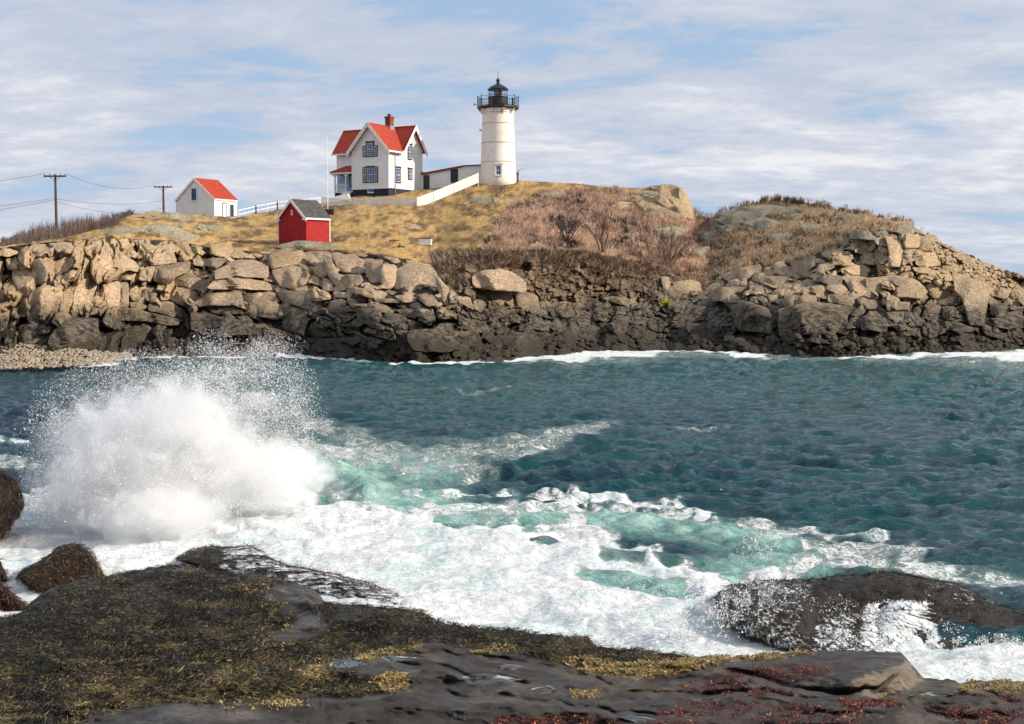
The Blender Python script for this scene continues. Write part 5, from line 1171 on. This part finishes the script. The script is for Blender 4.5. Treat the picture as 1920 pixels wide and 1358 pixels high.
def twigmesh(name, sets, label, cat, mat='twig', parent=None):
    vs, ts, cs, b = [], [], [], 0
    for V, T, C in sets: vs.append(V); T = quads_to_tris(T+b); ts.append(T[(T[:, 0] != T[:, 1]) & (T[:, 1] != T[:, 2]) & (T[:, 0] != T[:, 2])]); cs.append(C); b += len(V)
    return tag(link(name, npmesh(name, np.vstack(vs), np.vstack(ts), {'tint': np.vstack(cs)}), M[mat], parent), label, cat, kind='stuff')
def rin(poly, n, jit=6):
    a = np.array(poly, float); x0, y0 = a.min(0); x1, y1 = a.max(0); x = RNG.uniform(x0, x1, n*4); y = RNG.uniform(y0, y1, n*4)
    k = inpoly(x+fbm(x/14, y/8, 0, 3, 41)*16, y+fbm(x/14, y/8, 5, 3, 42)*7, poly); return x[k][:n], y[k][:n]
x, y = rin(Z_BRUSH, 4600); k = fbm(x/22, y/10, 0, 3, 121) > -.45; x, y = x[k], y[k]; n_ = len(x)//2; pk = lambda S, a, b, s: (S[0], S[1], np.clip(S[2]*(1+a*np.repeat(fbm(S[0][::5, 0]/2.3, S[0][::5, 2]/.9, s, 3, 126), 5)[:, None])+0*b, .01, 1))
S1 = pk(twigs(x[:n_], y[:n_], .25, .9, .045, .45, (.42, .265, .185)), 1.7, 0, 1); S2 = pk(twigs(x[n_:], y[n_:], .2, .8, .045, .5, (.28, .18, .125)), 1.8, 0, 1)
x, y = rin(Z_BRUSH, 900); S3 = twigs(x, y, .3, .8, .04, .3, (.55, .42, .32))
twigmesh('pink_brush', [S1, S2, S3], 'dense pinkish brown bare brush covering the middle slope right of the lighthouse', 'brush')
x, y = rin(Z_RBRUSH, 3300); k = fbm(x/25, y/9, 0, 3, 122) > -.25; x, y = x[k], y[k]; S1 = pk(twigs(x, y, .15, .6, .045, .45, (.42, .30, .19)), 1.3, 0, 2); x, y = rin(Z_RBRUSH, 1500); k = fbm(x/30, y/12, 7, 3, 123) > .0; x, y = x[k], y[k]; S2 = twigs(x, y, .25, .7, .05, .3, (.105, .075, .055)); x, y = rin(Z_RBRUSH, 900); S3 = twigs(x, y, .3, .7, .04, .3, (.50, .36, .21))
x = RNG.uniform(1395, 1725, 900); x = x[fbm(x/16, 0, 0, 3, 127) > .02]; S4 = twigs(x, pl(LC, x)+2, .2, .65, .05, .4, (.15, .11, .085)); x = RNG.uniform(1425, 1505, 260); x = x[fbm(x/9, 3, 0, 3, 128) > .0]; S5 = twigs(x, pl(LC, x)+1.5, .3, 1.0, .05, .4, (.10, .08, .065))
x = RNG.uniform(1300, 1400, 110); S6 = twigs(x, pl(LC, x)+2, .5, 1.3, .035, .3, (.25, .17, .14), fan=3)
twigmesh('hill_brush', [S1, S2, S3, S4, S5, S6], 'brown grass and dark brush over the right-hand rocky hill', 'brush')
x, y = rin(Z_ROOT, 2600); S1 = twigs(x, y, .2, .7, .05, .8, (.11, .075, .05)); x, y = rin(Z_ROOT, 1300); S2 = twigs(x, y, .3, .9, .045, 1.2, (.42, .29, .20))
x, y = rin([(900,470),(1330,480),(1340,560),(1180,540),(1000,500),(900,500)], 900); S3 = twigs(x, y, .2, .8, .04, 1.0, (.30, .20, .13))
twigmesh('root_tangle', [S1, S2, S3], 'dark tangle of roots and dead stems along the eroded bank', 'brush')
x = RNG.uniform(4, 252, 560); yb = pl(LC, x)+RNG.uniform(-1, 5, len(x)); topy = np.interp(x, [0, 30, 70, 110, 160, 200, 230, 255], [452, 432, 408, 397, 394, 392, 391, 402]); hgt = (yb-topy)/F*surfY(x, yb)
S1 = twigs(x, yb, .55, 1.1, .04, .2, (.19, .14, .12), fan=6, dy=2.5); V, T, C = S1
b0 = P(x, yb, surfY(x, yb)+2.5)[:, 2]; sc_ = np.tile(np.repeat(np.repeat(hgt, 6), 5), 3); bz = np.tile(np.repeat(np.repeat(b0, 6), 5), 3); V[:, 2] = bz+(V[:, 2]-bz)*np.clip(sc_, .3, 4)*.95
S2 = twigs(x[::2], yb[::2]-2, .5, 1.0, .045, .3, (.10, .075, .065), fan=6, dy=2.0)
twigmesh('bare_thicket', [S1, S2], 'purple-brown leafless thicket on the skyline around the nearer utility pole', 'thicket')
# turf blades
gpoly = [(130,452),(250,402),(450,406),(600,384),(650,392),(782,392),(895,345),(935,341),(1100,346),(1200,354),(990,372),(955,392),(925,428),(905,456),(1100,478),(850,480),(800,486),(640,470),(560,464),(400,458),(330,448),(200,446)]
x, y = rin(gpoly, 15000); f = fbm(x/30, y/10, 0, 4, 51); g = np.array((.47, .31, .13))*(1-np.clip(.35+f*1.4, 0, .8))[:, None]
V, T, C = twigs(x, y, .08, .26, .05, .5, (1, 1, 1), .3, fan=3, sub=False); gi = np.repeat(np.repeat(g, 3, 0), 5, 0); C = C*gi*1.15
twigmesh('turf', [(V, T, np.clip(C, .01, 1))], 'short golden-brown winter turf over the crown of the headland', 'grass', 'blade')
def bush(px, py, hpx, wpx, stems, label, col, dep=4, seed=1):
    r = random.Random(seed); p = on(px, py); p.y -= .4; e = empty('bare_bush', p, 0, label, 'bush'); k = p.y/F; Hh, Wd = hpx*k, wpx*k; st = MB(); tw = []
    def grow(a, d, ln, rad_, lv):
        b = a+d*ln; (st.tube([a, (a+b)/2+Vector((r.uniform(-.06, .06)*ln, r.uniform(-.06, .06)*ln, 0)), b], [rad_, rad_*.8, rad_*.6], 4) if lv < 2 else tw.append((a, b, rad_)))
        if lv >= dep: return
        for _ in range(3 if lv else 3): 
            q = (d+Vector((r.gauss(0, .42), r.gauss(0, .42), r.gauss(.05, .25)))).normalized(); grow(a+d*ln*r.uniform(.45, 1), q, ln*r.uniform(.55, .8), rad_*.62, lv+1)
    for i in range(stems):
        t = (i+.5)/stems*2-1; d = Vector((t*Wd/Hh*.55+r.gauss(0, .08), r.gauss(0, .2), 1)).normalized(); grow(Vector((t*.2*Wd*.3, 0, -.2)), d, Hh*r.uniform(.32, .45), .055, 0)
    m = flat('bush_stem', col); st.build('stems', m, e); V, T = [], []
    for a, b, w_ in tw:
        s = Vector((r.uniform(-1, 1), r.uniform(-.5, .5), r.uniform(-.3, .3))).normalized()*max(w_*.8, .014); i = len(V); V += [a-s, a+s, b+s*.5, b-s*.5]; T.append((i, i+1, i+2, i+3))
    o = npmesh('twigs', [tuple(v) for v in V], T); tag(link('twigs', o, m, e), kind='stuff')
bush(1063, 452, 62, 62, 9, 'fan-shaped leafless bush, leftmost of the three tall ones in the pink brush', (.12, .085, .08), 4, 3)
bush(1128, 472, 92, 60, 4, 'tall sparse leafless bush with two upright stems in the middle of the brush', (.10, .07, .06), 4, 5)
bush(1252, 500, 96, 90, 7, 'wide tangled leafless bush low on the slope below the rocky knob', (.13, .095, .075), 4, 8)
# yellow-green plants among the rubble
x = RNG.normal(1248, 7, 26); y = RNG.normal(565, 3, 26); twigmesh('yellow_plant', [twigs(x, y, .15, .5, .12, .7, (.42, .42, .06), dy=-1.2)], 'small patch of bright yellow-green plants between the shore rocks', 'plant', 'blade')
# ================================================================ NEAR BOULDERS AND SPRAY
def planeY(Y): return lambda x, y: np.full(np.shape(np.asarray(x, float)+np.asarray(y, float)), float(Y))
def slopeY(y0, Y0, y1, Y1): return lambda x, y: Y0+(Y1-Y0)*(np.asarray(y, float)+0*np.asarray(x, float)-y0)/(y1-y0)
def hang(V, T, n, ln, wd, down=1.0, rs=RNG, jit=.35):
    a, b, c = V[T[:, 0]], V[T[:, 1]], V[T[:, 2]]; nrm = np.cross(b-a, c-a); ar = np.linalg.norm(nrm, axis=1)+1e-12; nrm /= ar[:, None]
    ctr = V.mean(0); flip = np.sum(nrm*((a+b+c)/3-ctr), 1) < 0; nrm[flip] *= -1
    wgt = ar*((nrm[:, 1] < .35) & (((a+b+c)/3)[:, 2] > -.1)); i = rs.choice(len(T), n, p=wgt/wgt.sum()); u, v = rs.random((2, n)); s_ = u+v > 1; u[s_], v[s_] = 1-u[s_], 1-v[s_]
    p = a[i]+(b-a)[i]*u[:, None]+(c-a)[i]*v[:, None]; nn = nrm[i]; g = np.array((0, 0, -1.))*down + rs.normal(0, jit, (n, 3)); d = g-nn*np.sum(g*nn, 1, keepdims=True); d /= np.linalg.norm(d, axis=1, keepdims=True)+1e-9
    return p+nn*.012, d+nn*.12, rs.uniform(*ln, n), rs.uniform(*wd, n)
M['near_rock'] = rockmat('black_wet_boulder', (.034, .027, .022), (.012, .010, .009), 0, 0, 4); M['near_rock'].node_tree.nodes['Principled BSDF'].inputs['Roughness'].default_value = .38
def boulder(poly, Ysurf, label, n, seed, colf, bulge=.7, ln=(.05, .15), wd=(.005, .014), facets=2, push=0):
    V, T = rockgeo(poly, seed, surf=Ysurf, fine=4, facets=facets, bulge=bulge, thick=1.2, push=push, rough=1.9)
    o = link('weedy_boulder', npmesh('weedy_boulder', V, T), M['near_rock'], None, True); tag(o, label, 'boulder')
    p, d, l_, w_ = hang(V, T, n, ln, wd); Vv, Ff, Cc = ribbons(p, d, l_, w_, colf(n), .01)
    tag(link('seaweed', npmesh('seaweed', Vv, Ff, {'tint': Cc}), M['weed'], o), kind='stuff'); return o, V, T
redcol = lambda n: np.array((.060, .022, .014))*RNG.gamma(1.3, .7, (n, 1))+.004
olive = lambda n: weedcol(n, -.05)
boulder([(-60,880),(10,888),(33,903),(44,935),(38,955),(22,980),(5,1003),(-40,1015),(-90,960)], planeY(23.6), 'weed-covered dark boulder cut off by the left edge of the view', 3500, 21, redcol)
boulder([(35,1080),(48,1070),(80,1052),(100,1038),(118,1026),(152,1024),(165,1034),(178,1055),(192,1073),(190,1084),(130,1100),(100,1112),(62,1108),(52,1092)], slopeY(1024, 20.9, 1112, 19.9), 'rounded boulder hung with brown seaweed standing alone in the foam at left', 5500, 22, lambda n: weedcol(n, .03)*np.array((1.1, .8, .7)), .55)
boulder([(-50,1050),(0,1052),(12,1078),(14,1088),(-20,1092),(-60,1080)], planeY(20.3), 'small tip of dark weedy rock at the left edge between two larger boulders', 700, 23, redcol)
boulder([(-60,1090),(0,1092),(20,1110),(50,1138),(38,1153),(10,1168),(-60,1175)], planeY(18.9), 'low red-brown weedy boulder at the left edge beside the big ledge', 3000, 24, redcol)
o4, V4, T4 = boulder([(336,1048),(362,1036),(400,1028),(440,1031),(470,1025),(497,1047),(540,1064),(620,1078),(690,1098),(745,1118),(800,1150),(700,1136),(600,1112),(500,1084),(400,1066)], slopeY(1025, 22.0, 1150, 18.2), 'long low half-submerged weedy rock behind the big ledge with water draining off', 5500, 25, olive, .12, (.06, .2), facets=1, push=-.2)
RB = [(1352,1122),(1372,1104),(1420,1096),(1480,1092),(1540,1092),(1580,1082),(1620,1084),(1655,1076),(1700,1080),(1735,1092),(1790,1098),(1840,1126),(1900,1150),(1990,1195),(2010,1262),(1860,1262),(1760,1262),(1640,1256),(1520,1238),(1420,1200),(1362,1156)]
o5, V5, T5 = boulder(RB, slopeY(1075, 18.7, 1262, 16.5), 'broad dark wave-washed rock with water pouring off it beyond the right-hand ledge', 8000, 26, lambda n: weedcol(n, -.12)*.7, .22, (.06, .22), facets=2)
m, b = newmat('white_water', .45, .4); b.inputs['Base Color'].default_value = (.88, .90, .92, 1); b.inputs['Subsurface Weight'].default_value = 0; M['ww'] = m
def film(V, T, cond, name_scale, thr, parent, off=.014):
    """thin sheet of foaming water running over a rock: real surface a finger above the stone, torn into threads by its opacity"""
    ctr = (V[T[:, 0]]+V[T[:, 1]]+V[T[:, 2]])/3; a, b, c = V[T[:, 0]], V[T[:, 1]], V[T[:, 2]]; nrm = np.cross(b-a, c-a); nrm /= np.linalg.norm(nrm, axis=1, keepdims=True)+1e-12
    flip = np.sum(nrm*(ctr-V.mean(0)), 1) < 0; nrm[flip] *= -1; vn = np.zeros_like(V)
    for k in range(3): np.add.at(vn, T[:, k], nrm)
    vn /= np.linalg.norm(vn, axis=1, keepdims=True)+1e-9; W = V+vn*off; qx, qy = proj(V[:, 0], V[:, 1], V[:, 2]); dens = cond(qx, qy)*(vn[:, 1] < .5)
    keep = (dens[T].max(1) > .02); T2 = T[keep]; u, inv = np.unique(T2, return_inverse=True)
    m, b_ = newmat('water_film', .35, .45); g = nd('ShaderNodeNewGeometry'); mp = nd('ShaderNodeMapping'); mp.inputs['Scale'].default_value = name_scale; L.new(g.outputs['Position'], mp.inputs[0])
    n1_ = noise(mp.outputs[0], 1.0, 7, .66, .7); n2_ = noise(mp.outputs[0], 3.7, 5, .65, .5); k_ = mth('ADD', mth('MULTIPLY', n1_, .6), mth('MULTIPLY', n2_, .4)); k_ = mth('ADD', k_, mth('MULTIPLY', mth('SUBTRACT', attr('dens').outputs['Fac'], .5), .34))
    mr = nd('ShaderNodeMapRange'); mr.interpolation_type = 'SMOOTHSTEP'; L.new(k_, mr.inputs[0]); mr.inputs[1].default_value = thr; mr.inputs[2].default_value = thr+.10
    L.new(mth('MULTIPLY', mr.outputs[0], mth('MINIMUM', mth('MULTIPLY', attr('dens').outputs['Fac'], 4), 1.0)), b_.inputs['Alpha']); L.new(mixc(n2_, (.62, .70, .74), (.86, .87, .88)), b_.inputs['Base Color']); bump(b_, k_, .8, .03)
    return tag(link('running_water', npmesh('running_water', W[u], inv.reshape(-1, 3), {'dens': dens[u]}), m, parent, True), kind='stuff')
film(V5, T5, lambda x, y: np.clip(np.maximum.reduce([sm(1600, 1630, x)*sm(1800, 1765, x)*sm(-6, 14, y-1122-(x-1690)**2*.0016)*1.0, .62*sm(1510, 1530, x)*sm(1640, 1600, x)*sm(1140, 1160, y), .60*sm(1770, 1800, x)*sm(0, 20, y-1140-(x-1780)*.3), .48*sm(1560, 1500, x), .42*sm(1690, 1760, x)*sm(1175, 1120, y)]), 0, 1), (13, 13, 1.6), .50, o5)
film(V4, T4, lambda x, y: np.full(x.shape, .62)*sm(380, 430, x)+.0, (1.6, 7, 9), .49, o4)
def drops(pos, size, name, label, parent=None, mat='spray'):
    n = len(pos); t = np.array([(1, 1, 1), (-1, -1, 1), (-1, 1, -1), (1, -1, -1)], float)/1.73; a = RNG.normal(size=(n, 3, 3)); q, _ = np.linalg.qr(a)
    V = pos[:, None, :] + np.einsum('kj,nij->nki', t, q)*size[:, None, None]; b = np.arange(n)[:, None]*4
    T = np.concatenate([b+np.array(f) for f in ((0, 1, 2), (0, 3, 1), (0, 2, 3), (1, 3, 2))])
    return tag(link(name, npmesh(name, V.reshape(-1, 3), T), M[mat], parent), label, 'spray', kind='stuff')
m, b = newmat('spray', .5, .3); b.inputs['Base Color'].default_value = (.93, .94, .95, 1); M['spray'] = m
def blob(n, c, r, Y, ry, power=.5):
    a = RNG.normal(size=(n, 3)); a /= np.linalg.norm(a, axis=1, keepdims=True); a *= RNG.random((n, 1))**power
    px = c[0]+a[:, 0]*r[0]; py = c[1]+a[:, 1]*r[1]; return px, py, Y+a[:, 2]*ry
sets = []
def addblob(n, c, r, Y, ry, power=.5, thr=None, s=0):
    px, py, Yq = blob(n, c, r, Y, ry, power)
    if thr is not None: k = fbm(px/38, py/38, Yq*1.2, 4, 141+s) > thr; px, py, Yq = px[k], py[k], Yq[k]
    q = P(px, py, Yq); sets.append(q[q[:, 2] > 0])
SY = 25.0
addblob(26000, (270, 850), (232, 200), SY, 1.5, .16); addblob(12000, (210, 840), (190, 170), SY-.6, 1.2, .2, -.1); addblob(9000, (140, 880), (100, 110), SY-.3, 1, .35)
addblob(30000, (480, 745), (125, 110), SY+.9, 1.3, .75, -.12, 1); addblob(14000, (430, 690), (150, 70), SY+.8, 1.2, .6, -.1, 2); addblob(5000, (450, 650), (130, 40), SY+.8, 1.0, .6, 0, 3); addblob(7000, (560, 780), (60, 70), SY+1, 1, .8, -.1, 4)
addblob(8000, (330, 690), (180, 50), SY, 1.3, .6, 0, 5); addblob(9000, (300, 930), (230, 120), SY-1.2, .8, .5, .0, 6)
n_ = 150000; th = RNG.uniform(R(8), R(188), n_); q = RNG.random(n_)**.62; RM = np.interp(np.degrees(th), [0, 20, 40, 58, 75, 95, 120, 150, 190], [240, 300, 400, 420, 350, 300, 290, 275, 240])
dep = RNG.normal(0, .8, n_); jet = fbm(th*5.2, q*1.6, dep*.5, 3, 191); RMj = RM*(1+.22*fbm(th*7, dep*.6, 0, 3, 192)); k = (jet > -.12) | (q < .45); th, q, RMj, dep = th[k], q[k], RMj[k], dep[k]
px = 285+np.cos(th)*q*RMj*.95+RNG.normal(0, 5, len(th)); py = 985-np.sin(th)*q*RMj*.92+RNG.normal(0, 5, len(th)); q = P(px, py, SY+dep*.9+.3); sets.append(q[q[:, 2] > 0])
pos = np.vstack(sets); size = np.clip(RNG.lognormal(-5.3, .5, len(pos)), .003, .026)
drops(pos, size, 'wave_spray', 'burst of white wave spray and droplets thrown up at left')
sets = []
for c, r, n in (((1430, 1130), (95, 55), 4200), ((1330, 1150), (110, 60), 4000), ((1560, 1150), (60, 40), 600), ((1425, 1040), (60, 35), 500), ((1700, 1195), (130, 40), 2400), ((1850, 1215), (90, 30), 2200), ((1150, 1120), (260, 50), 2600), ((800, 1060), (300, 60), 2500), ((900, 985), (90, 16), 500)):
    px, py, Yq = blob(n, c, r, 0, .5, .5); Yw_ = Yat(c[1]+r[1], 0)+Yq*.8; q = P(px, py, Yw_); k = (q[:, 2] > 0) & (fbm(px/14, py/10, Yq, 3, 151) > -.05); sets.append(q[k])
a = RNG.uniform(0, 6.28, 900); rr_2 = 1+fbm(a*2.5, 0, 0, 3, 161)*.5; px = 1426+33*np.cos(a)*rr_2; py = 1006+24*np.sin(a)*rr_2; sets.append(P(px, py, Yat(1036, 0)+RNG.normal(0, .04, 900)))
for k_ in range(5):
    x0 = 1404+k_*11; t = RNG.random(130); sets.append(P(x0+fbm(t*3, k_*7., 0, 3, 163)*16, 985+t*46, Yat(1036, 0)+RNG.normal(0, .03, 130)))
pos = np.vstack(sets); size = np.clip(RNG.lognormal(-5.15, .5, len(pos)), .003, .022)
drops(pos, size, 'surf_droplets', 'scattered droplets flying over the surf and right-hand rock')
# dense heart of the splash: a body of fine mist
def mist(name, ells, dens, label):
    """ells: list of (px,py,Y, rx,rz(px), ry(m)) ; density = soft ellipsoids eaten away by noise"""
    lo = np.array((1e9,)*3); hi = -lo; E = []
    for px, py, Y, rx, rz, ry in ells:
        c = P(px, py, Y); r_ = np.array((rx*Y/F, ry, rz*Y/F)); E.append((c, r_)); lo = np.minimum(lo, c-r_*1.15); hi = np.maximum(hi, c+r_*1.15)
    lo[2] = max(lo[2], -.1); mb = MB(); mb.box(lo[0], hi[0], lo[1], hi[1], lo[2], hi[2])
    m = bpy.data.materials.new(name); m.use_nodes = True
    global nt, N, L
    nt = m.node_tree; N = nt.nodes; L = nt.links; N.clear(); out = nd('ShaderNodeOutputMaterial'); pv = nd('ShaderNodeVolumePrincipled'); L.new(pv.outputs[0], out.inputs['Volume'])
    pv.inputs['Color'].default_value = (.982, .984, .988, 1); pv.inputs['Anisotropy'].default_value = 0.0
    g = nd('ShaderNodeNewGeometry'); p = g.outputs['Position']; tot = None
    for c, r_ in E:
        mp = nd('ShaderNodeMapping'); mp.vector_type = 'POINT'; L.new(p, mp.inputs[0]); mp.inputs['Scale'].default_value = tuple(1/r_); mp.inputs['Location'].default_value = tuple(-c/r_)
        ln = nd('ShaderNodeVectorMath', operation='LENGTH'); L.new(mp.outputs[0], ln.inputs[0]); v = mth('SUBTRACT', 1.0, ln.outputs['Value']); tot = v if tot is None else mth('SMOOTH_MAX' if False else 'MAXIMUM', tot, v)
    ns = noise(p, 2.2, 8, .72, .8); f = mth('ADD', mth('ADD', tot, mth('MULTIPLY', mth('SUBTRACT', ns, .53), 2.0)), mth('MULTIPLY', mth('SUBTRACT', noise(p, 9, 5, .65, .4), .5), .8))
    f = mth('MULTIPLY', mth('MULTIPLY', f, 1.15, cl=True), dens); L.new(f, pv.inputs['Density'])
    return tag(mb.build(name, m), label, 'spray', kind='stuff')
mist('splash_mist', [(260, 880, 25, 190, 170, 1.4), (330, 800, 25, 140, 100, 1.1), (160, 905, 24.6, 95, 95, .9), (390, 860, 25.4, 120, 110, 1.2), (470, 890, 26.0, 170, 75, 1.3), (290, 965, 24.0, 150, 70, 1.0)], 4.5, 'dense white heart of the bursting wave at left')
SC.cycles.volume_step_rate = .4; SC.cycles.volume_max_steps = 128
